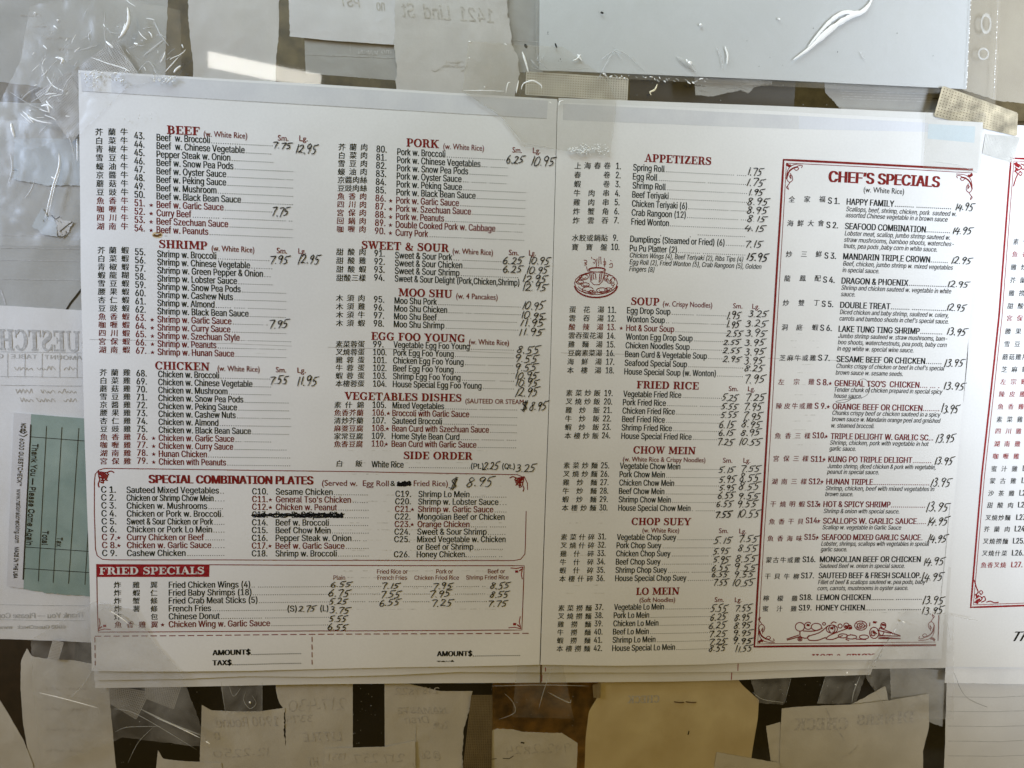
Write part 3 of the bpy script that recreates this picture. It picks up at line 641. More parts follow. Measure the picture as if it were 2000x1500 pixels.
# ---- combination plates
fr1 = Ink('combination_plates_frame', SU, L1)
fr1.line([(1030.5, 957), (1030, 944), (1025, 933), (1010, 927), (700, 921), (450, 918), (204, 914.7), (193, 918), (186, 926), (184.5, 940), (184.6, 1000), (186.5, 1072), (190, 1085), (200, 1092), (215, 1093.3), (600, 1093.8), (1004, 1094.6), (1017, 1092), (1025, 1082), (1026, 1066), (1027.6, 998)], 1.6, RH)
def swirl(ib, x, y, sx, sy, mat=RH, k=1.0):
    for P in ([(0, 2), (9, 3), (18, 4), (26, 1), (33, 4)], [(2, 0), (3, 10), (5, 18), (2, 26), (4, 33)], [(4, 4), (12, 14), (8, 20), (16, 18), (20, 10), (12, 6)], [(10, 4), (14, 10), (22, 8), (18, 4)], [(4, 12), (10, 16), (12, 24), (6, 22)], [(6, 6), (16, 16), (20, 20)], [(8, 9), (14, 5), (17, 12), (11, 15), (8, 9)]):
        ib.line([(x+sx*p[0]*k, y+sy*p[1]*k) for p in P], 2.4*k, mat, smooth=4)
    ib.line([(x+sx*5*k, y+sy*5*k), (x+sx*14*k, y+sy*13*k)], 6*k, mat)
swirl(fr1, 190, 919, 1, 1); swirl(fr1, 1025, 930, -1, 1, k=.9)
PEND.append(fr1)
ib = Ink('section_heading', SU, L1)
text(ib, 'SPECIAL COMBINATION PLATES', 291, 943.7, 611, 0.0040, 'black', RH)
text(ib, '(Served w.  Egg Roll', 629, 948.5, 759, CS+.0002, 'sub', RD); text(ib, '&', 762.6, 949, 772, CS, 'sub', DK); text(ib, 'Fried Rice)', 808, 949, 874.5, CS+.0002, 'sub', RD); PEND.append(ib)
block(L1, [('C 1.', 0, 'Sauteed Mixed Vegetables', 427, 0, 436, ''), ('C 2.', 0, 'Chicken or Shrimp Chow Mein', 416.5, 421, 437, ''), ('C 3.', 0, 'Chicken w. Mushrooms', 404, 0, 434, ''), ('C 4.', 0, 'Chicken or Pork w. Broccoli', 431, 0, 437, ''), ('C 5.', 0, 'Sweet & Sour Chicken or Pork', 415.7, 0, 437, ''),
 ('C 6.', 0, 'Chicken or Pork Lo Mein', 413.6, 0, 437, ''), ('C 7.', 1, 'Curry Chicken or Beef', 398, 0, 437, ''), ('C 8.', 1, 'Chicken w. Garlic Sauce', 412, 0, 437, ''), ('C 9.', 0, 'Cashew Chicken', 362, 367, 437, '')],
 (198, 962), (200, 1086), (247.5, 962.8), (248.5, 1086), st=((231.6, 0), (232, 0)), nw=28)
block(L1, [('C10.', 0, 'Sesame Chicken', 649.5, 0, 717, ''), ('C11.', 1, "General Tso's Chicken", 685, 690, 717, ''), ('C12.', 1, 'Chicken w. Peanut', 658, 0, 719, ''), ('C13.', 0, 'Bar-B-Q Spare Ribs', 670.5, 0, 719, ''), ('C14.', 0, 'Beef w. Broccoli', 642, 0, 718, ''),
 ('C15.', 0, 'Beef Chow Mein', 645.6, 0, 719, ''), ('C16.', 0, 'Pepper Steak w. Onion', 686, 0, 715, ''), ('C17.', 1, 'Beef w. Garlic Sauce', 672.6, 0, 719, ''), ('C18.', 0, 'Shrimp w. Broccoli', 657.6, 0, 719, '')],
 (492.6, 965.6), (492, 1086.6), (539, 966), (538.5, 1086.6), st=((528, 0), (527, 0)), nw=30)
block(L1, [('C19.', 0, 'Shrimp Lo Mein', 916.5, 0, 988, ''), ('C20.', 0, 'Shrimp w. Lobster Sauce', 973, 0, 988, ''), ('C21.', 1, 'Shrimp w. Garlic Sauce', 963, 0, 988, ''), ('C22.', 0, 'Mongolian Beef or Chicken', 985, 0, None, ''), ('C23.', 1, 'Orange Chicken', 916.5, 0, 987, ''),
 ('C24.', 0, 'Sweet & Sour Shrimp', 950, 0, 986, ''), ('C25.', 0, 'Mixed Vegetable w. Chicken', 987, 0, None, ''), ('', 0, 'or Beef or Shrimp', 924, 0, 981, ''), ('C26.', 0, 'Honey Chicken.', 911, 0, 980, '')],
 (772.5, 970), (769.5, 1088), (817.5, 970.5), (814, 1088), st=((806, 0), (804, 0)), nw=30)
# scribbles
sc = Ink('pen_scribble', SU, L1)
for j in range(5):
    P = [(491+random.uniform(-3, 6), 1006+random.uniform(-2, 2))]
    for i in range(14): P.append((500+i*13+random.uniform(-4, 4), 1006.5+random.uniform(-4.2, 4.2)))
    sc.line(P, 2.2, PEN, smooth=4)
for i in range(9): 
    x = 575+i*11; sc.line([(x, 1011), (x+4, 1001), (x+7, 1010), (x+3, 1008), (x+10, 1003)], 2.0, PEN, smooth=4)
for j in range(9):
    P = [(774+random.uniform(0, 5), 944+random.uniform(-3, 3))]
    for i in range(7): P.append((778+i*4+random.uniform(-3, 3), 944.5+random.uniform(-5, 5)))
    sc.line(P, 2.2, PEN, smooth=4)
PEND.append(sc)
# ---- fried specials
fr2 = Ink('fried_specials_frame', SU, L1)
fr2.line([(409, 1103), (700, 1104), (1023.6, 1104.6), (1021.5, 1165), (1019, 1229.4), (700, 1231.5), (400, 1232.3), (193.5, 1233), (190.5, 1160), (189, 1102)], 1.7, RH)
fr2.quad([(188.7, 1101.5), (409.2, 1102.3), (408.7, 1126.5), (189.5, 1126.5)], RB)
for (x, y, sx, sy) in ((194, 1230, 1, -1), (1017, 1227, -1, -1), (1021, 1107, -1, 1)):
    fr2.line([(x, y), (x+sx*3, y+sy*14), (x+sx*1, y+sy*24)], 1.8, RB); fr2.line([(x, y), (x+sx*12, y+sy*3), (x+sx*24, y+sy*2)], 1.8, RB); fr2.line([(x+sx*2, y+sy*4), (x+sx*7, y+sy*8)], 2.5, RB)
    fr2.line([(x+sx*9, y+sy*9), (x+sx*15, y+sy*9)], 5, RB)
PEND.append(fr2)
ib = Ink('section_heading', SU, L1, lift=0.00017); slab(ib, 'FRIED SPECIALS', 194.5, 1121.8, 400, 0.0037, WH); PEND.append(ib)
ib = Ink('column_headings', SU, L1)
for s, a, b, y in (('Plain', 651.6, 674, 1132), ('Fried Rice or', 736.5, 796, 1120), ('French Fries', 737.4, 794.4, 1132), ('Pork or', 852, 884.4, 1119.5), ('Chicken Fried Rice', 809.4, 896, 1132), ('Beef or', 953, 986, 1119.5), ('Shrimp Fried Rice', 910.5, 993, 1131.5)):
    text(ib, s, a, y, b, 0.0022, 'thin', RD)
PEND.append(ib)
block(L1, [('', 0, 'Fried Chicken Wings (4)', 488.5, 0, 644.5, '炸雞翼'), ('', 0, 'Fried Baby Shrimps (18)', 491, 0, 641, '炸蝦仁'), ('', 0, 'Fried Crab Meat Sticks (5)', 502.8, 0, 642.7, '炸蟹條'), ('', 0, 'French Fries', 412.6, 0, 559, '炸薯條'), ('', 0, 'Chinese Donut', 429.5, 0, 642, '炸 包'), ('', 1, 'Chicken Wing w. Garlic Sauce', 527.5, 0, 640, '魚香雞翼')],
 (0, 0), (0, 0), (330.4, 1147.8), (331, 1224), (229.8, 266.2, 300.8), (232, 268, 302.6), ((318, 0), (318.7, 0)), cy=(1141.8, 1218.5))
ib = Ink('leader_dots', SU, L1)
for y, segs in ((1146, ((686, 744), (789, 843), (884, 947))), (1160.5, ((686, 741), (789, 838), (889.5, 946.5))), (1175.5, ((686, 739), (788, 837), (890, 950)))):
    for a, b in segs: dots(ib, a, b, y)
text(ib, '(S)', 562, 1194, 579.5, 0.0030); text(ib, '(L)', 625.8, 1193.5, 641, 0.0030); PEND.append(ib)
# ---- tear-off slips
ib = Ink('tear_off_line', SU, L1)
for i in range(47):
    x = 187+i*18.1; 
    if x > 1033: break
    ya = 1241-(x-187)*.0065; ib.line([(x, ya), (min(x+12.5, 1034), ya-.08)], 1.7, RH)
for x0 in (187, 609.6):
    for i in range(5): 
        y = 1243+i*15; 
        if y < 1296: ib.line([(x0+(y-1243)*.03*(1 if x0 < 300 else -.02), y), (x0+(y-1243)*.03*(1 if x0 < 300 else -.02)+.3, min(y+10, 1297))], 1.6, RH)
PEND.append(ib)
for s, a, b, y, de, cl in (('AMOUNT$', 417, 489.6, 1278, 587, None), ('TAX$', 417, 453, 1297.6, 587, None), ('AMOUNT$', 854, 921.6, 1280.4, 1014, None), ('TAX$', 853.5, 886.5, 1299, None, .78)):
    ib = Ink('slip_total_line', SU, L1); text(ib, s, a, y, b, 0.0026, 'black', BK, clip=cl)
    if de: dots(ib, b+3, de, y, BK, size=2.0, pitch=4.4)
    PEND.append(ib)
# ================= RIGHT PAGE
heading(R1, 'APPETIZERS', 1258.5, 316, 1389.5)
A3 = lambda a, b, c: (a, b, c)
block(R1, [('1.', 0, 'Spring Roll', 1297.8, 0, 1456.7, '上海春卷'), ('2.', 0, 'Egg Roll', 1283.5, 0, 1456, '春 卷'), ('3.', 0, 'Shrimp Roll', 1300, 0, 1458, '蝦 卷'), ('4.', 0, 'Beef Teriyaki', 1305.4, 0, 1458, '牛肉串'), ('5.', 0, 'Chicken Teriyaki (6)', 1341.5, 0, 1457, '雞肉串'), ('6.', 0, 'Crab Rangoon (12)', 1339, 0, 1456, '炸蟹角'), ('7.', 0, 'Fried Wonton', 1306, 0, 1455, '炸雲吞')],
 (1203, 330.6), (1199, 436), (1236.4, 333.2), (1233, 438.7), (1128.3, 1157, 1185.8), (1125.3, 1153.6, 1181.2), cy=(323.7, 430.6), nw=9)
ib = Ink('leader_dots', SU, R1); dots(ib, 1363.6, 1454.4, 459.4); ib.line([(1290, 459), (1291, 461)], 1.4, PEN); ib.line([(1348, 462), (1349, 463)], 1.6, PEN); PEND.append(ib)
block(R1, [('9.', 0, 'Dumplings (Steamed or Fried) (6)', 1414.6, 0, 1453, '水餃或鍋貼')], (1197.3, 470.4), (1197.3, 470.4), (1231, 472.7), (1231, 472.7), (1123.7, 1152, 1180.5), (1123.7, 1152, 1180.5), cy=(464.5, 464.5), nw=9)
block(R1, [('10.', 0, 'Pu Pu Platter (2)', 1321.5, 0, 1455, '寶寶盤')], (1193.8, 488), (1193.8, 488), (1230, 490.4), (1230, 490.4), (1123, 1150.8, 1179.4), (1123, 1150.8, 1179.4), cy=(482.4, 482.4), nw=15.5)
ib = Ink('item_description', SU, R1)
text(ib, 'Chicken Wings (4), Beef Teriyaki (2), Ribs Tips (4)', 1230, 502.8, 1451.4, 0.0024, 'ital'); text(ib, 'Egg Roll (2), Fried Wonton (5), Crab Rangoon (5), Golden', 1229.5, 516, 1487, 0.0024, 'ital'); text(ib, 'Fingers (8)', 1228.8, 529.5, 1277.8, 0.0024, 'ital'); PEND.append(ib)
# platter drawing
d = Ink('platter_drawing', SU, R1)
def el(cx, cy, rx, ry, a0=0, a1=360, n=18): return [(cx+rx*math.cos(R(a0+(a1-a0)*i/n)), cy+ry*math.sin(R(a0+(a1-a0)*i/n))) for i in range(n+1)]
d.line(el(1164, 553, 42, 22), 1.6, RH); d.line(el(1164, 556, 42, 25, 5, 175), 3.2, RH); d.line(el(1164, 553, 37, 18, 20, 160), 1.3, RH)
d.line(el(1166, 527, 16, 4.2), 1.5, RH); d.line([(1150, 528), (1154, 550), (1160, 556), (1170, 556), (1177, 549), (1182, 528)], 1.5, RH); d.line(el(1166, 527, 16, 4.2, 170, 370), 3, RH)
for P in ([(1158, 533), (1159, 545), (1164, 545), (1163, 535), (1158, 533)], [(1172, 533), (1170, 552)], [(1176, 532), (1173, 550)], [(1154, 532), (1156, 548)]): d.line(P, 1.8, RH)
for cx, cy, rx, ry in ((1140, 541, 9, 5), (1133, 551, 7, 4), (1148, 566, 11, 6), (1156, 571, 7, 4), (1176, 567, 11, 5), (1188, 566, 7, 4), (1190, 545, 5, 8), (1197, 550, 4, 8), (1184, 543, 4, 6), (1143, 556, 8, 4)):
    d.line(el(cx, cy, rx, ry, random.uniform(0, 90), random.uniform(300, 400)), 1.5, RH); d.line(el(cx, cy, rx*.5, ry*.5, 0, 200, 8), 1.3, RH)
d.line([(1125, 552), (1138, 537), (1150, 533)], 2.6, RH)
for P in ([(1140, 508), (1146, 509), (1145, 513), (1141, 513), (1146, 516), (1141, 518)], [(1145, 520), (1148, 530)], [(1158, 506), (1163, 508), (1161, 514), (1158, 512)], [(1166, 505), (1164, 524)], [(1170, 501), (1169, 520)], [(1173, 501), (1174, 516)], [(1178, 512), (1183, 511), (1182, 517), (1178, 516)], [(1180, 504), (1181, 522)], [(1190, 517), (1195, 514), (1196, 521), (1190, 522)], [(1155, 502), (1156, 505)], [(1192, 508), (1194, 510)]): d.line(P, 1.3, RH, smooth=3)
PEND.append(d)
heading(R1, 'SOUP', 1232, 595.5, 1288, ('(w. Crispy Noodles)', 1294.5, 1391, 598), extra=[('Sm.', 1432, 1450, 602), ('Lg.', 1469.5, 1483, 603)])
block(R1, [('11.', 0, 'Egg Drop Soup', 1308.8, 0, 1418, '蛋花湯'), ('12.', 0, 'Wonton Soup', 1297.8, 0, 1418, '雲吞湯'), ('13.', 1, 'Hot & Sour Soup', 1316, 0, 1420, '酸辣湯'), ('14.', 0, 'Wonton Egg Drop Soup', 1352, 0, 1419, '雲吞蛋花湯'), ('15.', 0, 'Chicken Noodles Soup', 1346, 0, 1417, '雞麵湯'), ('16.', 0, 'Bean Curd & Vegetable Soup', 1380, 0, 1414, '豆腐素菜湯'), ('17.', 0, 'Seafood Special Soup', 1341, 0, 1450.7, '海鮮湯'), ('18.', 0, 'House Special Soup (w. Wonton)', 1397.5, 0, 1449.6, '本樓湯')],
 (1187.4, 610.7), (1183, 729), (1224.6, 612), (1219.3, 731.3), (1118.5, 1146, 1173.5), (1114, 1141, 1168), ((1213.5, 0), (1212, 0)), cy=(604.5, 723), nw=15.5)
heading(R1, 'FRIED RICE', 1243, 758.5, 1365, extra=[('Sm.', 1423, 1441, 763.6), ('Lg.', 1460.6, 1474, 764)])
block(R1, [('19.', 0, 'Vegetable Fried Rice', 1330, 0, 1409, '素菜炒飯'), ('20.', 0, 'Pork Fried Rice', 1300, 0, 1408, '叉燒炒飯'), ('21.', 0, 'Chicken Fried Rice', 1317.6, 0, 1405.6, '雞炒飯'), ('22.', 0, 'Beef Fried Rice', 1298, 0, 1404, '牛炒飯'), ('23.', 0, 'Shrimp Fried Rice', 1311.7, 0, 1403, '蝦炒飯'), ('24.', 0, 'House Special Fried Rice', 1350, 0, 1399, '本樓炒飯')],
 (1180.8, 773.5), (1176, 856), (1217.5, 775), (1213.5, 857), (1112, 1139, 1166.5), (1109, 1136, 1163), cy=(767.4, 851), nw=15.5)
heading(R1, 'CHOW MEIN', 1236.5, 885.8, 1358.5, ('(w. White Rice & Crispy Noodles)', 1216.5, 1377, 901, .0024), extra=[('Sm.', 1411.8, 1429.7, 903.5), ('Lg.', 1451.7, 1465, 903.7)])
block(R1, [('25.', 0, 'Vegetable Chow Mein', 1328, 0, 1404, '素菜炒麵'), ('26.', 0, 'Pork Chow Mein', 1298, 0, 1404, '叉燒炒麵'), ('27.', 0, 'Chicken Chow Mein', 1316, 0, 1403, '雞炒麵'), ('28.', 0, 'Beef Chow Mein', 1297, 0, 1402, '牛炒麵'), ('29.', 0, 'Shrimp Chow Mein', 1309.5, 0, 1401, '蝦炒麵'), ('30.', 0, 'House Special Chow Mein', 1348, 0, 1395, '本樓炒麵')],
 (1173.9, 914.6), (1170.7, 997), (1210.8, 915.6), (1207.7, 997.5), (1107, 1134, 1161), (1103.7, 1131, 1158), cy=(909, 992), nw=15.5)
heading(R1, 'CHOP SUEY', 1233, 1025.5, 1349.5, ('(w. White Rice)', 1254.7, 1326, 1040, .0024), extra=[('Sm.', 1404, 1421.9, 1041), ('Lg.', 1443.7, 1457, 1041.7)])
block(R1, [('31.', 0, 'Vegetable Chop Suey', 1320, 0, 1397, '素菜什碎'), ('32.', 0, 'Pork Chop Suey', 1291, 0, 1396, '叉燒什碎'), ('33.', 0, 'Chicken Chop Suey', 1309, 0, 1394, '雞什碎'), ('34.', 0, 'Beef Chop Suey', 1289.6, 0, 1393, '牛什碎'), ('35.', 0, 'Shrimp Chop Suey', 1302, 0, 1390, '蝦什碎'), ('36.', 0, 'House Special Chop Suey', 1340, 0, 1392, '本樓什碎')],
 (1168, 1053.6), (1164.6, 1134.7), (1205, 1054.7), (1201.4, 1134.7), (1101.6, 1128, 1155), (1098.3, 1125, 1152), cy=(1049, 1130), nw=15.5)
heading(R1, 'LO MEIN', 1241.5, 1161.5, 1327, ('(Soft Noodles)', 1248.6, 1318, 1175.6, .0024), extra=[('Sm.', 1395.6, 1413.5, 1175.6), ('Lg.', 1435, 1448, 1175.8)])
block(R1, [('37.', 0, 'Vegetable Lo Mein', 1296, 0, 1387.7, '素菜撈麵'), ('38.', 0, 'Pork Lo Mein', 1267, 0, 1386.6, '叉燒撈麵'), ('39.', 0, 'Chicken Lo Mein', 1285, 0, 1384, '雞撈麵'), ('40.', 0, 'Beef Lo Mein', 1266, 0, 1385.5, '牛撈麵'), ('41.', 0, 'Shrimp Lo Mein', 1279, 0, 1384.5, '蝦撈麵'), ('42.', 0, 'House Special Lo Mein', 1317, 0, 1384, '本樓撈麵')],
 (1161.9, 1190.5), (1158.8, 1269.7), (1199, 1190.5), (1195, 1269.7), (1096, 1122.5, 1149), (1092.6, 1119, 1145.7), cy=(1186.7, 1264.8), nw=15.5)
# ---- chef's specials
f3 = Ink('chef_specials_frame', SU, R1)
def fline(a, b, w, off, mat=RH): f3.line([(a[0]+off[0], a[1]+off[1]), (b[0]+off[0], b[1]+off[1])], w, mat)
TL, TR, BR, BL = (1530.5, 312), (1900, 331.5), (1825, 1258), (1473, 1263)
f3.line([TR, TL, BL, BR], 4.6, RH)
f3.line([(1899, 338), (1714, 327.5), (1536, 318.5), (1508, 800), (1479.5, 1257.5), (1824, 1252)], 1.3, RH)
f3.line([(1855, 985), (1846, 1080), (1837, 1160), (1829.5, 1250)], 1.3, LN); f3.line([(1831.5, 1200), (1829, 1250)], 1.6, RH)
def corner(ib, x, y, sx, sy, mat=RH):
    for P, w in (([(0, 30), (2, 14), (8, 5), (18, 1), (32, 0)], 1.5), ([(1, 24), (6, 14), (14, 8), (22, 6)], 3.2), ([(0, 0), (5, 4), (9, 3)], 5.5), ([(14, 8), (19, 13), (24, 9), (20, 6), (26, 3), (31, 4), (29, 8)], 1.6),
                 ([(4, 20), (1, 30), (6, 36), (12, 31), (10, 22), (6, 24), (8, 28)], 1.6), ([(8, 18), (9, 30)], 1.6), ([(7, 36), (3, 42), (0, 46), (4, 50), (2, 44)], 1.5)):
        ib.line([(x+sx*a, y+sy*b) for a, b in P], w, mat, smooth=4)
corner(f3, 1536, 320, 1, 1); corner(f3, 1899, 340, -1, 1); corner(f3, 1481, 1255, 1, -1); corner(f3, 1823, 1249, -1, -1)
PEND.append(f3)
ib = Ink('section_heading', SU, R1); text(ib, 'CHEF’S SPECIALS', 1618.6, 355.5, 1833.5, 0.0054, 'black', RH); text(ib, '(w. White Rice)', 1685.9, 375.6, 1765, 0.0027, 'sub', BK); PEND.append(ib)
SP = [
 ('S 1.', 0, (1616.5, 398), ('HAPPY FAMILY', 1652.7, 400, 1745, 1856), [('Scallops, beef, shrimp, chicken, pork  sauteed w.', 1651.8, 412.8, 1867), ('assorted Chinese vegetable in a brown sauce', 1650.8, 424.5, 1850)], ('全家福', (1546.6, 1576, 1605.4), 389)),
 ('S 2.', 0, (1613.4, 445.3), ('SEAFOOD COMBINATION', 1649.7, 447.6, 1807, 1854), [('Lobster meat, scallop, jumbo shrimp sauteed w.', 1649, 460, 1855), ('straw mushrooms, bamboo shoots, waterches-', 1648, 472.4, 1862.7), ('tnuts, pea pods ,baby corn in white sauce.', 1647.5, 484.5, 1829.7)], ('海鮮大會', (1543.5, 1563, 1583, 1603), 436)),
 ('S 3.', 0, (1610, 505), ('MANDARIN TRIPLE CROWN', 1646.4, 506.6, 1815.6, 1849.6), [('Beef, chicken, jumbo shrimp w. mixed vegetables', 1646, 519, 1860.6), ('in special sauce.', 1645, 531.5, 1716)], ('炒三鮮', (1541, 1570, 1598.7), 496.4)),
 ('S 4.', 0, (1607.5, 552), ('DRAGON & PHOENIX', 1643.4, 554, 1773, 1846.5), [('Shrimp and chicken sauteed w. vegetable in white', 1643, 566, 1857), ('sauce.', 1642.4, 578.5, 1669.7)], ('龍鳳配', (1538, 1567.6, 1597), 543.6)),
 ('S 5.', 0, (1605, 599.2), ('DOUBLE TREAT', 1641, 601.3, 1737.7, 1845.5), [('Diced chicken and baby shrimp, sauiteed w. celery,', 1640.3, 613.5, 1852), ("carrots and bamboo shoots in chef's special sauce.", 1639.5, 626, 1851.8)], ('炒雙丁', (1535, 1565, 1595), 591.5)),
 ('S 6.', 0, (1602, 646), ('LAKE TUNG TING SHRIMP', 1638, 648, 1795, 1838.7), [('Jumbo shrimp sauteed w. straw mushrooms, bam-', 1637, 660, 1849.6), ('boo shoots, waterchestnuts, pea pods, baby corn', 1636.3, 672.3, 1848.6), ('in egg white w. special wine sauce.', 1635, 684.7, 1783.5)], ('洞庭蝦', (1533, 1561.5, 1591.8), 639.3)),
 ('S 7.', 0, (1598, 704.5), ('SESAME BEEF OR CHICKEN', 1633.8, 706.8, 1806, 1837.5), [("Chunks crispy of chicken or beef in chef's special", 1633.3, 718.8, 1844), ('brown sauce w. sesame seeds.', 1632, 731.6, 1762.5)], ('芝麻牛或雞', (1528.8, 1543.7, 1558.4, 1572.9, 1587.8), 699)),
 ('S 8.', 1, (1595, 752), ('GENERAL TSO’S  CHICKEN', 1630, 754, 1794.6, 1833), [('Tender chunk of chicken prepared in special spicy', 1629.6, 765, 1840), ('house sauce.', 1628.3, 777, 1682.7)], ('左宗雞', (1525.8, 1555.6, 1584.6), 745.5)),
 ('S 9.', 1, (1591, 798.2), ('ORANGE BEEF OR CHICKEN', 1626, 799.6, 1800, 1832.8), [('Chunks crispy beef or chicken sauteed in a spicy', 1625.4, 810.4, 1836), ('brown sauce w. Mandarin orange peel and grnished', 1624.4, 822.5, 1836), ('w. steamed broccoli.', 1623.3, 835, 1706.8)], ('陳皮牛或雞', (1521.6, 1537.4, 1552.5, 1566.8, 1580.8), 792.8)),
 ('S10.', 1, (1586.7, 855.8), ('TRIPLE DELIGHT W. GARLIC SC.', 1622, 857.5, 1815, 1821), [('Shrimp, chicken, pork with vegetable in hot', 1620.8, 868.5, 1813), ('garlic sauce.', 1619.5, 880, 1670.7)], ('魚香三樣', (1519, 1539, 1557.8, 1576.7), 851)),
 ('S11.', 1, (1583.4, 902), ('KUNG PO TRIPLE DELIGHT', 1617.6, 902.4, 1780, 1817), [('Jumbo shrimp, diced chicken & pork with vegetable,', 1616, 914.3, 1826.5), ('peanut in special sauce.', 1615, 925.4, 1715.6)], ('宮保三樣', (1516, 1535.7, 1554.6, 1573), 895.5)),
 ('S12.', 1, (1579.7, 945.8), ('HUNAN TRIPLE', 1613.8, 946.2, 1703.6, 1813), [('Shrimp, chicken, beef with mixed vegetables in', 1612.7, 957.6, 1823.8), ('brown sauce.', 1611.7, 969, 1665.8)], ('湖南三樣', (1513, 1532, 1550.8, 1569.9), 940.3)),
 ('S13.', 1, (1576.6, 989.9), ('HOT & SPICY SHRIMP', 1608.5, 990.3, 1738, 1805), [('Shrimp & onion with special sauce.', 1609, 1002.3, 1755.7)], ('干燒明蝦', (1510, 1529, 1547.6, 1566), 984.6)),
 ('S14.', 1, (1574, 1022), ('SCALLOPS W. GARLIC SAUCE', 1607.7, 1022.8, 1789, 1806.6), [('Scallop w. vegetable in Garlic Sauce', 1606.6, 1034, 1759.3)], ('魚香干貝', (1507.7, 1526.6, 1545, 1563.4), 1018.7)),
 ('S15.', 1, (1571, 1054.4), ('SEAFOOD MIXED GARLIC SAUCE', 1605, 1054.8, 1797, 1803.8), [('Lobster, shrimps, scallops with vegetables in special', 1603.9, 1066, 1813.9), ('garlic sauce.', 1602.9, 1077, 1653.9)], ('魚香海味', (1504.8, 1524, 1542.6, 1561), 1051.6)),
 ('S16.', 0, (1567.6, 1098), ('MONGOLIAN BEEF OR CHICKEN', 1601.4, 1098, 1797, None), [('Sauteed Beef w. onion in special sauce.', 1600.4, 1109.4, 1766)], ('蒙古牛或雞', (1502, 1515.7, 1529.8, 1543.4, 1557), 1093.6)),
 ('S17.', 0, (1564.6, 1129.5), ('SAUTEED BEEF & FRESH SCALLOP.', 1598.7, 1129.5, 1797, None), [('Fillet of beef & scallops sauteed w. pea pods, baby', 1597.6, 1141, 1806.6), ('corn, carrots, mushrooms in oyster sauce.', 1596.6, 1152.8, 1772.3)], ('干貝牛柳', (1499.5, 1517.8, 1536.7, 1555), 1125.8)),
 ('S18.', 0, (1561.5, 1172), ('LEMON CHICKEN', 1595, 1172.2, 1699, 1798), [], ('檸檬雞', (1496.4, 1524, 1551.8), 1168.6)),
 ('S19.', 0, (1559.8, 1192.3), ('HONEY CHIKEN', 1593.8, 1192.3, 1687.3, 1796.5), [], ('蜜汁雞', (1495, 1522.6, 1550), 1188.6))]
for num, red, np_, (nm, x0, y0, x1, de), desc, (ch, xs, cy_) in SP:
    m = RD if red else BK
    ib = Ink('menu_line', SU, R1)
    text(ib, num, np_[0], np_[1], np_[0]+(22 if len(num) == 4 and num[1] == ' ' else 24.5), 0.0031, 'bold', m)
    text(ib, nm, x0, y0, x1, 0.0031, 'bold', m); cjk(ib, ch, xs, cy_, 0.0033, RD if red else BK)
    if red: star(ib, x0-8.5, y0-5, 4.6, RD)
    if de: dots(ib, x1+3, de, y0+(x1-x0)*SLOPE(y0), m, size=2.0, pitch=4.3)
    PEND.append(ib)
    if desc:
        ib = Ink('item_description', SU, R1)
        for s, a, y, b in desc: text(ib, s, a, y, b, 0.00235, 'ital', BK)
        PEND.append(ib)
ib = Ink('cut_off_heading', SU, R1); slab(ib, 'HOT & SPICY', 1584, 1290, 1705, 0.0037, RB, clip=.78); PEND.append(ib)
# vegetable drawing
d = Ink('vegetable_drawing', SU, R1)
for cx, cy, rx, ry, a0, a1 in ((1562, 1224, 9, 8.5, 0, 360), (1578, 1222, 7, 7, 20, 320), (1594, 1224, 10, 7, 0, 360), (1562, 1248, 4, 3.5, 0, 360), (1562, 1248, 1.5, 1.2, 0, 360), (1609, 1218, 3, 2.5, 0, 360), (1624, 1228, 11, 8, 0, 360), (1624, 1228, 6, 8, 0, 360), (1640, 1222, 4, 4, 0, 360), (1652, 1221, 5, 5, 0, 360), (1658, 1224, 4, 4, 0, 360), (1680, 1221, 12, 9, 0, 360), (1680, 1221, 7, 5, 0, 360), (1680, 1221, 3, 2, 0, 360), (1706, 1235, 9, 11, 0, 360), (1704, 1236, 4, 5, 0, 360), (1724, 1221, 5, 6, 0, 360), (1645, 1241, 9, 4, 0, 360), (1662, 1243, 10, 4, 0, 360), (1686, 1243, 9, 4, 0, 360), (1720, 1232, 5, 8, 0, 300)):
    d.line(el(cx, cy, rx, ry, a0, a1, 14), 2.1, RH)
for P in ([(1536, 1248), (1560, 1240)], [(1537, 1250), (1562, 1243)], [(1562, 1233), (1563, 1243), (1575, 1246), (1580, 1240)], [(1580, 1250), (1577, 1243), (1600, 1235), (1616, 1222)], [(1580, 1250), (1596, 1250), (1612, 1244)], [(1612, 1247), (1620, 1240), (1650, 1228), (1656, 1226)], [(1612, 1247), (1625, 1248), (1645, 1240)], [(1622, 1218), (1627, 1214), (1633, 1216)], [(1712, 1230), (1740, 1236), (1757, 1241), (1715, 1240)], [(1714, 1246), (1757, 1246)], [(1714, 1243), (1757, 1246)], [(1698, 1215), (1697, 1222)], [(1706, 1214), (1712, 1214)], [(1718, 1226), (1757, 1241)], [(1568, 1232), (1590, 1232), (1606, 1226)], [(1650, 1247), (1657, 1250)], [(1670, 1247), (1690, 1248)]): d.line(P, 2.2, RH, smooth=3)
for cx, cy in ((1578, 1220), (1652, 1222), (1624, 1226), (1724, 1219), (1707, 1214), (1660, 1225), (1706, 1234)): d.line([(cx-3, cy), (cx+3, cy+1)], 5, RH)
for _ in range(46):
    a = random.uniform(0, 6.28); k = random.choice([(1680, 1221, 11), (1624, 1228, 9), (1706, 1235, 8), (1655, 1223, 6), (1724, 1221, 5), (1660, 1243, 10)]); x = k[0]+math.cos(a)*k[2]*.7; y = k[1]+math.sin(a)*k[2]*.55
    d.line([(x, y), (x+random.uniform(-3, 3), y+random.uniform(-3, 3))], 1.4, RH)
PEND.append(d)
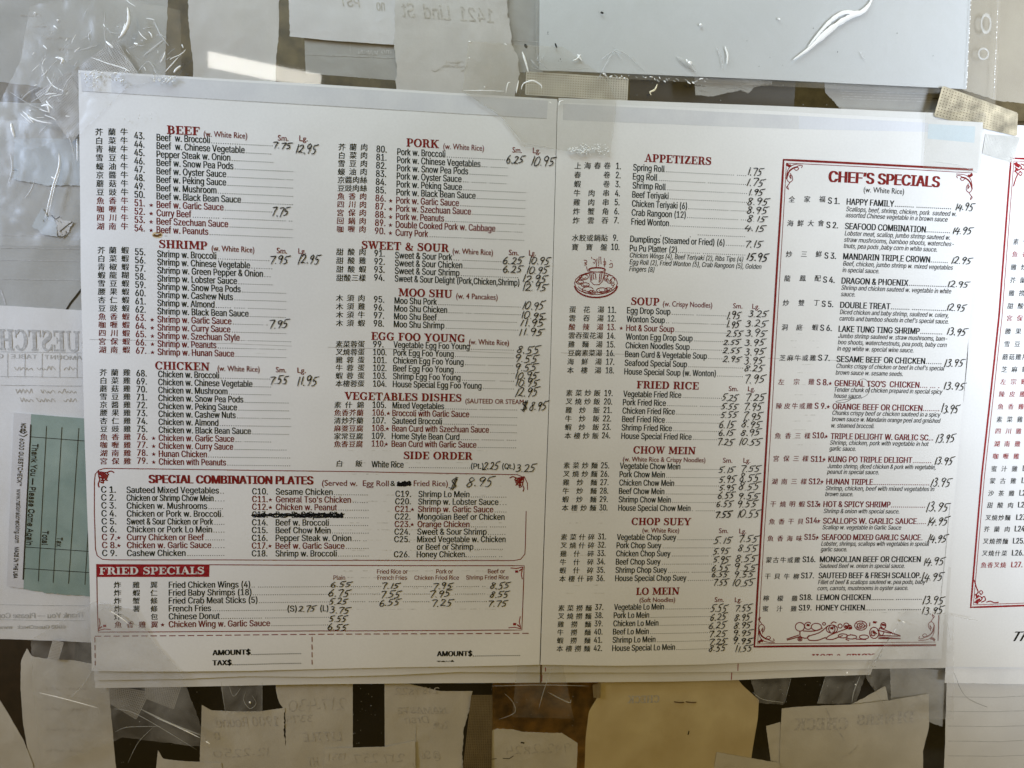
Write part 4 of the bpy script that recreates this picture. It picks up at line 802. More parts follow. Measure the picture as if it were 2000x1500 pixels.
# ---- fold line, stray marks, photocopy shading
for par, segs in ((L1, [[(175, 663), (300, 665), (570, 676)], [(640, 678), (860, 684), (1003, 690)]]), (R1, [[(1095, 689), (1320, 694)], [(1500, 700), (1640, 704)]])):
    for s in segs:
        ib = Ink('fold_crease', SU, par, lift=0.00005); ib.line(s, 0.9, LN); ib.build()
GHOST = len(MATS_PRINT); MATS_PRINT.append(ink('ghost_of_back_print', (0.50, 0.50, 0.50)))
rg = random.Random(4)
for par, x0, x1, ys in ((L1, 200, 560, (690, 706)), (L1, 660, 980, (880, 1190)), (R1, 1100, 1180, (900, 1160)), (R1, 1540, 1600, (640, 880)), (R1, 1500, 1780, (1196, 1212))):
    ib = Ink('show_through_print', SU, par, lift=0.00003); ib.step = 1e-7
    y = ys[0]
    while y < ys[1]:
        x = x0+rg.uniform(0, 30)
        while x < x1:
            w_ = rg.uniform(6, 26); ib.line([(x, y), (min(x+w_, x1), y+rg.uniform(-.6, .6))], rg.uniform(.8, 2.2), GHOST); x += w_+rg.uniform(4, 40)
        y += rg.uniform(11, 24)
    ib.build()
ib = Ink('stray_pen_curl', SU, R1); ib.line([(1671, 757), (1680, 742), (1690, 741), (1698, 752), (1697, 766), (1685, 776), (1660, 779), (1640, 782), (1632, 785), (1642, 786), (1652, 785), (1668, 776)], .8, PEN, smooth=4); ib.build()
ib = Ink('photocopy_shading', SU, L1, lift=0.00003)
ib.quad([(158, 142), (352, 154), (346, 188), (163, 177)], 0); L_sh = ib
def shade(name, par, quads, mat):
    V = []; Fa = []
    b = Ink(name, SU, par, lift=0.00004)
    for q in quads: b.quad(q, 0)
    return mesh_obj(name, b.v, b.f, mat, par)
shade('photocopy_shading', L1, [[(157, 141), (1070, 197), (1068, 232), (160, 178)]], M_SHADE)
shade('photocopy_shading', R1, [[(1100, 203), (1560, 226), (1560, 252), (1099, 235)]], M_SHADE)
shade('photocopy_shading', R1, [[(1561, 226), (1812, 240), (1812, 258), (1560, 252)]], paper_mat('photocopy_lilac_band', (0.64, 0.66, 0.72), (0.61, 0.63, 0.69), bump=0.05))
shade('photocopy_shading', R1, [[(1813, 242), (1905, 247), (1903, 279), (1811, 271)]], M_BLUEB)
ib = Ink('edge_line', SU, L1, lift=0.00007)
ib.line([(160, 178), (600, 205), (1068, 232)], 1.0, LN); ib.build()
ib = Ink('stain', SU, L1, lift=0.00007); M_STAIN = len(MATS_PRINT)
MATS_PRINT.append(ink('sauce_stain', (0.10, 0.05, 0.012)))
MATS_PRINT.append(ink('sauce_stain_pale', (0.42, 0.33, 0.2)))
ib.line(el(308, 459, 9, 4, 0, 360, 10), 4, M_STAIN+1); ib.line([(300, 459), (307, 461), (316, 458)], 4.5, M_STAIN, smooth=3); ib.line([(322, 461), (327, 461)], 1.5, LN); ib.build()
# ---- prices in pen
def price(par, s, x0, x1, yt, yb, w=1.65):
    ib = Ink('handwritten_price', SU, par, lift=0.00026); pen(ib, s, x0, x1, yt, yb, w); ib.build()
PL = """7.75 533 571 277 291|12.95 577 621 281 300|7.75 531 565 404 422|7.95 527 565 499 515|12.95 581 626 496 515|7.95 525 564 623 641|7.55 527 563 733 750|11.95 579 621 732 752
6.25 989 1024 303 319|10.95 1036 1084 305 324|6.25 982 1022 500 515|10.95 1031 1075 500 516|6.25 982 1021 517 532|10.95 1027 1071 518 534|12.95 1019 1069 536 551|12.95 1018 1069 551 567
10.95 1019 1064 587 604|10.95 1016 1064 608 623|11.95 1014 1064 623 638|11.95 1011 1062 640 655|8.55 1009 1055 674 690|9.55 1005 1052 692 707|9.55 1005 1050 710 724|10.95 1004 1051 725 740|10.95 1005 1052 738 754|12.95 1005 1052 756 774
$ 1017 1031 782 802|8.95 1035 1069 782 802|2.25 944 975 900 917|3.25 1007 1047 905 921|$ 878 894 931 953|8.95 911 965 929 949
6.55 646 687 1135 1146|6.75 642 684 1150 1164|5.25 643 679 1168 1180|3.75 644 684 1183 1197|5.55 643 678 1201 1213|6.55 640 679 1217 1230|2.75 583 617 1182 1194
7.15 745 781 1136 1148|7.55 743 783 1153 1167|6.55 741 782 1169 1182|7.95 845 884 1136 1149|7.95 838 881 1151 1165|7.25 842 885 1169 1183|8.55 957 996 1136 1149|8.55 957 994 1153 1166|7.75 952 991 1170 1183"""
PRR = """1.75 1459 1490 327 342|1.75 1457 1493 348 363|1.95 1461 1492 368 381|8.95 1459 1502 386 400|8.95 1458 1500 403 417|8.15 1459 1497 420 433|4.15 1455 1495 438 452|7.15 1455 1489 469 483
1.95 1419 1447 608 623|3.25 1462 1500 606 619|1.95 1418 1446 625 640|3.25 1456 1499 624 638|2.55 1419 1450 643 657|3.95 1456 1497 643 657|2.55 1413 1446 662 673|3.95 1454 1495 661 675|2.55 1412 1447 678 690|3.95 1454 1495 678 693|2.95 1412 1447 695 707|3.95 1453 1492 696 711|8.25 1454 1492 712 726|7.95 1453 1495 731 748
5.25 1410 1441 769 783|7.25 1455 1495 768 783|5.55 1408 1441 787 799|7.95 1452 1489 786 801|5.55 1407 1440 804 816|7.95 1450 1488 804 820|6.15 1404 1435 821 836|8.95 1448 1487 820 835|6.15 1403 1434 837 850|8.95 1446 1486 837 850|7.25 1400 1433 855 869|10.55 1442 1487 854 869
5.15 1403 1435 910 923|7.55 1446 1485 908 921|5.95 1404 1437 928 942|8.55 1444 1483 924 941|5.95 1404 1436 945 957|8.55 1442 1484 941 957|6.55 1402 1434 960 974|9.55 1441 1483 960 974|6.55 1399 1431 977 990|9.55 1439 1479 976 990|10.55 1438 1484 995 1011
5.15 1394 1430 1047 1061|7.55 1442 1481 1043 1058|5.95 1393 1424 1068 1082|8.55 1441 1479 1063 1077|5.95 1393 1425 1085 1098|8.55 1436 1478 1082 1097|6.55 1390 1424 1100 1114|9.55 1433 1478 1100 1114|6.55 1390 1422 1115 1127|9.55 1433 1473 1115 1127|7.55 1393 1422 1130 1143|10.55 1429 1473 1130 1145
5.55 1388 1420 1179 1195|7.55 1435 1468 1179 1193|6.25 1387 1419 1197 1211|8.95 1434 1466 1196 1211|6.25 1384 1418 1214 1228|8.95 1433 1467 1214 1227|7.25 1384 1419 1230 1243|9.95 1431 1469 1228 1241|7.25 1384 1419 1245 1258|8.55 1384 1418 1259 1271|11.55 1434 1469 1259 1272
14.95 1864 1902 396 411|14.95 1858 1899 443 457|12.95 1856 1898 501 515|12.95 1848 1892 548 561|12.95 1847 1886 593 607|13.95 1847 1888 640 655|13.95 1842 1883 700 716|13.95 1840 1885 746 761|13.95 1836 1872 788 806|13.95 1826 1865 847 864|13.95 1823 1862 891 907
13.95 1815 1857 933 950|13.95 1806 1853 979 998|14.95 1809 1852 1008 1025|14.95 1810 1849 1043 1060|14.95 1801 1844 1086 1103|14.95 1797 1841 1118 1134|13.95 1799 1842 1163 1179|13.95 1797 1841 1183 1198"""
for par, data in ((L1, PL), (R1, PRR)):
    for r in data.replace('\n', '|').split('|'):
        q = r.split(); price(par, q[0], *[float(v) for v in q[1:]])
price(R1, '15.95', 1457, 1500, 493, 509, 2.1); price(R1, '7.55', 1396, 1429, 997, 1011, 2.2); price(R1, '9.95', 1430, 1469, 1243, 1256, 2.0)
# ================= THIRD PAGE
S3 = S_THIRD
f4 = Ink('red_frame', S3, page3)
f4.line([(2200, 318), (1974.5, 309), (1951, 618), (1917, 930), (1895.5, 1186), (2200, 1176)], 4.2, RB)
f4.line([(2200, 323.5), (1980, 314.5), (1957, 618), (1922.5, 930), (1901, 1181), (2200, 1171)], 1.4, RB)
def leafy(ib, x, y, sx, sy):
    for P, w in (([(0, 4), (10, 5), (16, 12), (8, 16), (3, 10)], 2.4), ([(14, 4), (22, 8), (20, 15), (14, 12)], 2.4), ([(3, 18), (8, 24), (5, 32), (2, 42), (0, 48)], 2.6), ([(4, 6), (12, 10)], 5), ([(7, 12), (3, 20)], 4), ([(12, 18), (17, 22), (14, 27), (10, 23), (14, 20)], 2), ([(24, 4), (32, 6), (40, 3), (48, 4)], 2.6), ([(2, 5), (8, 2)], 5), ([(5, 14), (10, 17)], 5)):
        ib.line([(x+sx*a, y+sy*b) for a, b in P], w, RB, smooth=4)
leafy(f4, 1979, 316, 1, 1); leafy(f4, 1902, 1180, 1, -1); f4.build()
TR3 = [(0, '素什錦', 1984, 472), (1, '魚香雞', 1982, 496.7), (0, '雞炒麵', 1979.5, 522), (0, '芥蘭雞', 1978, 547.3), (0, '雞撈麵', 1975.5, 572.7), (0, '甜酸雞', 1973.3, 597.5), (1, '宮保雞', 1971.5, 621.5), (0, '腰果雞', 1968.4, 647.2), (0, '雪豆雞', 1966.5, 672), (0, '蘑菇雞片', 1963, 697), (0, '芝麻雞', 1961, 721.4), (1, '左宗雞', 1959, 745.2), (1, '陳皮雞', 1956.4, 769.7), (1, '魚香雞', 1953.7, 794), (0, '素菜雞', 1951.4, 819), (1, '四川雞', 1949, 842), (1, '湖南雞', 1946.8, 866.7), (1, '咖喱雞', 1944.4, 891), (0, '蜜汁雞', 1941.2, 915.5), (0, '蒙古雞', 1938.7, 939), (0, '沙茶雞', 1935.3, 963.4), (0, '甜酸肉', 1933.4, 986.6), (0, '叉燒炒麵', 1929.7, 1011), (0, '芥蘭肉', 1927, 1033.4), (0, '叉燒撈麵', 1925, 1057), (0, '叉燒什菜', 1923, 1080.4), (1, '魚香叉燒', 1920.8, 1103.4)]
for i, (red, s, x, y) in enumerate(TR3):
    ib = Ink('menu_line', S3, page3); st = 20 if len(s) == 3 else 12.7
    cjk(ib, s, [x+st*k for k in range(len(s))], y, 0.0033, RB if red else BK)
    t = (y-1011)/92.4
    if i >= 18: text(ib, 'L%d.' % (i+1), {18: 1997, 19: 1995, 20: 1990.5, 21: 1988, 22: 1984.5, 23: 1981.5, 24: 1978, 25: 1976, 26: 1974.8}[i], y+4.5, {18: 2018, 19: 2016, 20: 2012, 21: 2010, 22: 2006, 23: 2003, 24: 2000, 25: 1998, 26: 1996}[i], 0.0031, 'bold', RB if red else BK)
    PEND.append(ib)
ib = Ink('script_heading', S3, page3); text(ib, 'Th', 1979, 1252, 2009, 0.0054, 'script', BK); PEND.append(ib)
ib = Ink('show_through_print', S3, page3)
flush_text()
for p in PEND: p.build()
PEND = []
# ------------------------------------------------------------------ glass and what lies behind it
M_FILM = film_mat('clear_tape_film', gloss=-0.01, rough=0.30, haze=0.05, bump=0.45, scale=38)
M_FILMT = film_mat('smooth_tape_film', gloss=0.02, rough=0.15, haze=0.05, bump=0.25, scale=50, tint=(0.94, 0.94, 0.93))
M_FILMH = film_mat('milky_tape_film', gloss=0.03, rough=0.25, haze=0.14, bump=0.7, scale=55, hazecol=(0.6, 0.6, 0.6))
M_SLEEVE = film_mat('sleeve_film', gloss=-0.01, rough=0.22, haze=0.06, bump=0.35, scale=28)
M_GLASS = film_mat('window_glass_clear', gloss=0.0, rough=0.03, haze=0.003, bump=0.02, scale=20, tint=(0.96, 0.955, 0.95))
M_GLINT, _t, _p = nt('glint_crease_plastic'); _p.inputs['Base Color'].default_value = (0.93, 0.94, 0.95, 1); _p.inputs['Roughness'].default_value = 0.18; _p.inputs['Specular IOR Level'].default_value = 0.9  # white colour stands in for bright glints on the folded film
M_GLINTD, _t, _p = nt('dull_glint_plastic'); _p.inputs['Base Color'].default_value = (0.62, 0.63, 0.63, 1); _p.inputs['Roughness'].default_value = 0.25; _p.inputs['Alpha'].default_value = 0.45  # greyer copy for weaker glints and film edges
M_WHITE = paper_mat('bright_white_paper', (0.86, 0.87, 0.88), (0.80, 0.81, 0.82), scale=30, bump=0.4, stain=0.2, stain_col=(0.6, 0.6, 0.6))
def box(name, a, b, mat, parent=None):
    x0, y0, z0 = a; x1, y1, z1 = b
    V = [(x, y, z) for x in (x0, x1) for y in (y0, y1) for z in (z0, z1)]
    return mesh_obj(name, V, [(0, 1, 3, 2), (4, 6, 7, 5), (0, 4, 5, 1), (2, 3, 7, 6), (0, 2, 6, 4), (1, 5, 7, 3)], mat, parent)
g = box('window_glass', (-0.35, 0.0032, -0.60), (0.85, 0.0036, 0.35), M_GLASS); g['kind'] = 'structure'
bp = box('back_wall', (-0.9, 0.085, -1.0), (1.4, 0.095, 0.7), plain('dark_brown_wall', (0.045, 0.030, 0.014), .55, 30)); bp['kind'] = 'structure'
def board(name, label, px, y, col, th=0.004, rough=.5):
    P = [U(*p, y) for p in px]
    V = [(x, y, z) for x, z in P]+[(x, y+th, z) for x, z in P]
    o = mesh_obj(name, V, [(0, 3, 2, 1), (4, 5, 6, 7), (0, 1, 5, 4), (1, 2, 6, 5), (2, 3, 7, 6), (3, 0, 4, 7)], plain(label[:20], col, rough, 120, .6))
    return tag(o, label, 'board')
board('gap_backing', 'dim olive brown board behind the notes along the top', [(-60, -60), (2060, -60), (2060, 236), (-60, 236)], 0.060, (0.085, 0.065, 0.03))
board('gap_backing', 'black board glimpsed below the menu between the left slips', [(150, 1240), (960, 1240), (960, 1560), (150, 1560)], 0.050, (0.003, 0.003, 0.003))  # panel added so the dark gap's shade sits in its colour
board('gap_backing', 'brown board showing between the small slip and the tan envelope below the menu', [(962, 1300), (1235, 1300), (1235, 1560), (962, 1560)], 0.045, (0.42, 0.23, 0.05))
board('gap_backing', 'dark greenish board below the right menu page behind the diner slip', [(1240, 1290), (2060, 1290), (2060, 1560), (1240, 1560)], 0.050, (0.022, 0.022, 0.016))
board('gap_backing', 'dark reddish board at the lower left corner', [(-80, 1200), (146, 1200), (146, 1560), (-80, 1560)], 0.050, (0.022, 0.012, 0.006))
def slip(name, label, cat, top, bot, y, mat, seed, left=None, right=None, torn=(0, 0.8, 0.8, 0.8), wr=0.00042, amp=0.0004, n=44, ink_fn=None, group=None):
    t = thing(name, label, cat, ctr(*top[0], y), group)
    wv = wave(seed, amp, 16, 16)
    fn = lambda X, Z: wv(X, Z)+wr*(mnoise.noise(Vector((X*60+seed, Z*60, seed)))+0.5*abs(mnoise.noise(Vector((X*150, Z*150+seed, 5)))))
    s = Surf(y, fn)
    sheet('sheet', top, bot, left, right, s, mat, t, n, n, torn=torn, seed=seed)
    if ink_fn:
        ib = Ink('show_through_writing', s, t, lift=0.00012); ink_fn(ib); PEND.append(ib)
    return t
def squig(ib, x0, y0, x1, h, n, w=1.6, mat=GH, seed=0):
    r = random.Random(seed); words = max(1, int(abs(x1-x0)/38)); L = (x1-x0)/words
    for k in range(words):                       # a faint cursive word: quick loops and strokes
        a = x0+k*L; b = a+L*r.uniform(.55, .85); m = max(5, int(abs(b-a)/3.2)); P = []
        for i in range(m):
            up = (i % 2)*r.uniform(.5, 1.5)
            P.append((a+(b-a)*i/(m-1)+r.uniform(-1.6, 1.6), y0+h*.5-h*up))
        ib.line(P, w*.75, mat, smooth=3)
# --- top row
def pst(ib): text(ib, 'no', 752, 21, 735, 0.0050, 'ital', GH); text(ib, 'PST', 703, 14, 662, 0.0045, 'ital', GH)
slip('note_slip', 'large smudged grey sheet at top left under the crumpled tape', 'paper', [(-40, -40), (328, -40)], [(-40, 156), (66, 167), (110, 178), (200, 186), (322, 204)], 0.0046, M_SMUDGE, 11, right=[(328, -40), (327, 40), (324, 90), (322, 204)], ink_fn=lambda ib: [squig(ib, 40+i*25, 30+i*22, 90+i*30, 4, 7, 1.1, GH, i) for i in range(4)])
slip('note_slip', 'pale slip with curved left edge, second from the left at the top', 'paper', [(367, -30), (546, -30)], [(378, 190), (537, 190)], 0.0054, M_SLIP, 12, left=[(367, -30), (368, 40), (373, 85), (377, 120), (378, 190)], right=[(546, -30), (543, 80), (539, 110), (537, 190)])
slip('note_slip', 'bluish white slip at the top whose lower edge covers a greyer slip', 'paper', [(563, -30), (775, -30)], [(566, 71), (660, 80), (778, 88)], 0.0046, M_SLIPW, 13, torn=(0, .2, .8, .3), ink_fn=pst)
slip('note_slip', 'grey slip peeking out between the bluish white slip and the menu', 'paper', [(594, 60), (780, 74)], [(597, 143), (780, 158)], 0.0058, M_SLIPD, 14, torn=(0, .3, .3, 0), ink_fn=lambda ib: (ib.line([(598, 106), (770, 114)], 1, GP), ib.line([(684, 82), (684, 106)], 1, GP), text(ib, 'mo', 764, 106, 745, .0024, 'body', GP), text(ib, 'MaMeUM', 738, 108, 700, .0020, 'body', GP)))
def lind(ib):
    text(ib, '1421  Lind  St', 964, 45, 784, 0.0064, 'ital', GH)
    squig(ib, 915, 130, 852, 3, 5, 1.5, GH, 2); ib.line([(914, 122), (908, 135), (900, 140)], 1.3, GH, smooth=3); ib.line([(895, 118), (893, 134)], 1.3, GH); ib.line([(872, 118), (871, 132)], 1.3, GH); ib.line([(880, 128), (866, 128)], 1.3, GH); ib.line([(860, 134), (850, 140), (843, 137)], 1.4, GH, smooth=3); squig(ib, 905, 122, 868, 3, 5, 1.2, GH, 5)
slip('note_slip', 'torn slip with 1421 Lind St showing through in mirror writing', 'paper', [(770, -30), (991, -30)], [(775, 190), (1005, 195)], 0.0042, M_SLIP, 15, left=[(770, -30), (771, 60), (769, 86), (776, 133), (773, 155), (776, 190)], right=[(991, -30), (992, 28), (999, 63), (1000, 87), (1012, 112), (1015, 143), (1008, 175), (1005, 195)], torn=(0, .5, 1.2, 1.6), ink_fn=lind)
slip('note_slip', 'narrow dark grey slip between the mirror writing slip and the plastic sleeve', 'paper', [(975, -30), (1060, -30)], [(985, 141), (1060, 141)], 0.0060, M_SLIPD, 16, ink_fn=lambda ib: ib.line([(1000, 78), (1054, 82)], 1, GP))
slip('note_slip', 'beige sheet behind the punched sleeve strip at top right', 'paper', [(1880, -30), (2100, -30)], [(1880, 174), (1945, 196), (2100, 214)], 0.0046, M_BEIGE, 17)
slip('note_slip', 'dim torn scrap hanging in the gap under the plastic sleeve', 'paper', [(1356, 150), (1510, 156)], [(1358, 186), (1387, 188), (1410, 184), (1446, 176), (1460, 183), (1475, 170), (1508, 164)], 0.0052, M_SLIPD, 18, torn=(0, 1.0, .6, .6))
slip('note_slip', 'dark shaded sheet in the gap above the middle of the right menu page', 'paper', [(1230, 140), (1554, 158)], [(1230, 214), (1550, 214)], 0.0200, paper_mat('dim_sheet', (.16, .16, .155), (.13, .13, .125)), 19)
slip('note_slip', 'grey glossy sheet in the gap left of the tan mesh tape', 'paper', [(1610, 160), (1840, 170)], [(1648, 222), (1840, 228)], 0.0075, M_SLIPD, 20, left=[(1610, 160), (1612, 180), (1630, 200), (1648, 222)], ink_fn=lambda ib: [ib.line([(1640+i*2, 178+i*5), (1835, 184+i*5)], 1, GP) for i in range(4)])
# --- left column
def lft(ib):
    ib.line([(130, 605), (140, 590), (150, 578), (160, 564)], 4, BK); ib.line([(0, 566), (5, 580), (10, 596)], 3.5, GP)
    for y in (459, 484, 508, 545): ib.line([(0, y), (156, y+2)], 1.0, GP)
    squig(ib, 20, 300, 140, 5, 7, 1.2, GH, 4)
slip('note_slip', 'smudged grey sheet left of the beef list with a torn hole', 'paper', [(-40, 198), (175, 204)], [(-40, 620), (175, 628)], 0.0056, M_SMUDGE, 21, torn=(.4, .4, 0, 0), ink_fn=lft)
slip('note_slip', 'short pale blue patch painted as a reflection left of the beef list', 'paper', [(28, 272), (70, 269), (172, 274)], [(26, 350), (90, 362), (172, 362)], 0.0048, M_BLUEP, 22, torn=(1, 1, 1.2, 0), wr=.0002)  # added sheet whose pale colour stands in for a reflection
slip('paper_scrap', 'bluish torn scrap curling beside the beef list, left of the page edge', 'scrap', [(80, 406), (92, 422), (105, 425)], [(62, 441), (84, 458), (112, 463)], 0.0048, M_BLUEP, 23, left=[(80, 406), (73, 420), (68, 430), (62, 441)], right=[(105, 425), (111, 440), (112, 463)], torn=1.4, wr=.0005, n=14)
slip('paper_scrap', 'small crumpled grey scrap right next to the bluish torn scrap', 'scrap', [(106, 424), (126, 430), (143, 433)], [(114, 462), (122, 464), (131, 455)], 0.0046, M_SLIP, 24, torn=1.6, wr=.0009, n=14, ink_fn=lambda ib: (ib.line([(100, 420), (108, 428), (116, 423)], 2.2, BK), ib.line([(116, 452), (130, 440), (141, 433)], 1.6, BK), ib.line([(112, 460), (120, 463), (128, 458)], 1.6, BK)))
def gc(ib):
    slab(ib, 'GUESTCHECK', 186, 688, -86, 0.0098, GP)
    for a, b, y in ((158, 0, 689), (160, 0, 737), (160, 0, 754), (168, -20, 1183), (168, -20, 1212)): ib.line([(a, y), (b, y-2)], 1.0, GP)
    for i in range(5): ib.line([(150-i*34, 690), (150-i*34, 737)], 1.0, GP)
    text(ib, 'AMOUNT   TABLE   GUESTS', 160, 703, -60, .0020, 'body', GP)
    for y, sd in ((720, 1), (765, 2), (782, 3)): squig(ib, 150, y, 20, 6, 9, 1.6, GH, sd)
    text(ib, 'Thank You — Please Come Again', 165, 1206, -62, .0026, 'bold', GP); text(ib, '6000 GuestCheck   www.nationalchecking.com', 128, 1227, -120, .0018, 'body', GP)
slip('guest_check', 'back of a pale guest check left of the menu with mirrored heading', 'receipt', [(-40, 594), (60, 600), (175, 607)], [(-40, 1247), (98, 1251), (200, 1256)], 0.0050, M_WHITE, 25, torn=(.3, .2, 0, 0), ink_fn=gc, n=36)
# green check
t = thing('guest_check', 'green ruled guest check with Thank You printed sideways, left of the menu', 'receipt', ctr(27, 806, .0044))
sg = Surf(.0044, wave(31, .0003, 20, 20)); sg2 = Surf(.00435, wave(31, .0003, 20, 20))
sheet('sheet', [(61, 809), (110, 813), (200, 820)], [(46, 1151), (99, 1159), (200, 1166)], [(61, 809), (46, 1151)], None, sg, M_GREEN, t, 30, 40, torn=(.3, 1.2, 0, 0), seed=31)
sheet('margin_strip', [(27, 806), (60.7, 808.7)], [(13, 1145), (45.8, 1150)], None, None, sg, M_SLIPW, t, 12, 40, torn=(.2, .6, .3, 0), seed=32)
ib = Ink('ruled_lines', sg, t, lift=.00012)
ib.line([(60.5, 829), (45.5, 1132)], 2.4, BK)
for a, b in (((91, 832), (75, 1135)), ((121, 834), (104, 1138)), ((154, 836), (134, 1140)), ((184, 838), (166, 1142))): ib.line([a, b], 1.1, BK)
for a, b in (((60, 853), (190, 863)), ((48, 1068), (190, 1078)), ((46, 1110), (190, 1119))): ib.line([a, b], 1.3, BK)
ib.build()
ib = Ink('check_print', sg, t, lift=.00014)
text(ib, 'Thank You — Please Come Again', 63.5, 866, 51.8, .0026, 'bold', BK, rot=1064); text(ib, 'Total', 83.5, 1036, 82, .0026, 'bold', BK, rot=1064); text(ib, 'Tax', 111.5, 1049, 110.5, .0024, 'body', BK, rot=1067)
text(ib, '6000 GUESTCHECK™', 39, 856, 33.5, .0020, 'body', BK, rot=948); text(ib, 'www.nationalchecking.com', 33.2, 955, 29.5, .0020, 'body', BK, rot=1060); text(ib, 'MADE IN THE USA', 29.2, 1068, 26.6, .0017, 'black', BK, rot=1129); text(ib, 'NCCO', 42, 826, 40.5, .0019, 'black', BK, rot=846)
ib.line([(38, 842), (46, 847), (53, 843), (46, 839), (38, 842)], 1.2, BK); ib.line([(37, 849), (46, 853), (54, 848)], 1.4, BK)
PEND.append(ib)
# --- bottom row
slip('note_slip', 'corner of a slip running off the lower left corner', 'paper', [(-60, 1330), (0, 1368), (20, 1400)], [(-60, 1540), (70, 1540)], 0.0046, M_CREAM, 41, right=[(20, 1400), (45, 1444), (65, 1493), (70, 1540)], torn=.2)
def smear(ib, a, b, c, n, seed=0):
    for i in range(n): squig(ib, a, b+i*c, a+90, 4, 8, 1.4, GH, seed+i)
slip('note_slip', 'long pale slip with a peaked corner below the left menu corner', 'paper', [(52, 1267), (62, 1282), (84, 1286), (140, 1290), (200, 1300)], [(62, 1540), (230, 1540)], 0.0050, M_CREAM, 42, left=[(52, 1267), (41, 1290), (40, 1346), (45, 1409), (52, 1451), (62, 1500), (64, 1540)], right=[(200, 1300), (213, 1350), (219, 1416), (227, 1500), (230, 1540)], torn=(.5, .3, .3, .3), ink_fn=lambda ib: smear(ib, 90, 1345, 40, 4, 3))
def w3(ib):
    text(ib, '1900 Round', 545, 1418, 420, .0052, 'ital', GH); text(ib, 'D', 430, 1444, 418, .004, 'ital', GH); pen(ib, '12-2250', 530, 415, 1462, 1478, 1.8, GH)
slip('note_slip', 'curved top slip with faint mirrored address, below the combination box', 'paper', [(394, 1377), (413, 1388), (455, 1390), (507, 1390), (556, 1383)], [(388, 1540), (572, 1540)], 0.0048, M_CREAM, 43, left=[(394, 1377), (390, 1488), (388, 1540)], right=[(556, 1383), (554, 1430), (560, 1472), (572, 1540)], torn=(.2, 0, .3, 1.2), ink_fn=w3)
slip('note_slip', 'low pale slip edge in front of the curved top slip at the bottom', 'paper', [(308, 1466), (318, 1483), (360, 1487), (432, 1490)], [(300, 1540), (440, 1540)], 0.0044, M_CREAM, 44, torn=(.4, 0, .3, .3))
def w5(ib):
    pen(ib, '217-430', 676, 562, 1362, 1386, 2, GH); pen(ib, '3375', 612, 556, 1396, 1410, 1.8, GH); text(ib, 'LITTLE', 668, 1446, 590, .0048, 'ital', GH); text(ib, 'HT', 622, 1496, 600, .005, 'ital', GH)
slip('note_slip', 'slip with mirrored 217 phone number left of the black gap', 'paper', [(539, 1322), (689, 1322)], [(560, 1540), (689, 1540)], 0.0054, M_CREAM, 45, left=[(539, 1322), (539, 1351), (546, 1374), (557, 1388), (560, 1540)], torn=(0, 0, .6, .2), ink_fn=w5)
slip('note_slip', 'small slip with mirrored 217 257 1331 across the foot of the black gap', 'paper', [(634, 1462), (687, 1460.5), (754, 1458), (811, 1447)], [(632, 1540), (812, 1540)], 0.0044, M_CREAM, 46, torn=(.2, 0, .2, .2), ink_fn=lambda ib: (pen(ib, '217 257', 790, 690, 1471, 1488, 2, GH), pen(ib, '1331', 678, 640, 1470, 1484, 2, GH)))
def w7(ib):
    pen(ib, '2187822', 858, 770, 1343, 1356, 1.8, GH); text(ib, 'NAMASTE', 872, 1392, 775, .0034, 'ital', GH); pen(ib, '2x@', 876, 845, 1408, 1424, 2.2, GH); text(ib, 'Drsh', 838, 1412, 790, .0040, 'ital', GH); ib.line([(880, 1392), (830, 1394), (785, 1388)], 1.3, GH); text(ib, '@ Su', 860, 1482, 822, .0045, 'ital', GH); ib.line([(812, 1415), (812, 1450)], 1.2, GP)
slip('note_slip', 'torn slip with mirrored handwriting between the black gap and brown mesh tape', 'paper', [(751, 1326), (796, 1335), (859, 1350), (923, 1350)], [(752, 1540), (905, 1540)], 0.0052, M_CREAM, 47, right=[(923, 1350), (920, 1374), (906, 1423), (903, 1472), (905, 1540)], torn=(.2, 0, .1, 1.2), ink_fn=w7)
def w8(ib):
    pen(ib, '992-2824', 1115, 985, 1454, 1472, 2, GH); ib.line([(1017, 1450), (1024, 1451)], 3, BK); ib.line([(955, 1483), (970, 1482)], 1.5, BK); ib.line([(982, 1481), (994, 1482), (1003, 1476)], 1.5, BK)
slip('note_slip', 'cut corner slip with mirrored 2824 in front of the brown board', 'paper', [(960, 1427), (971, 1423), (1003, 1425), (1020, 1430), (1097, 1431)], [(960, 1540), (1124, 1540)], 0.0046, M_CREAM, 48, right=[(1097, 1431), (1128, 1451), (1127, 1480), (1124, 1540)], torn=(.5, 0, .2, .2), ink_fn=w8)
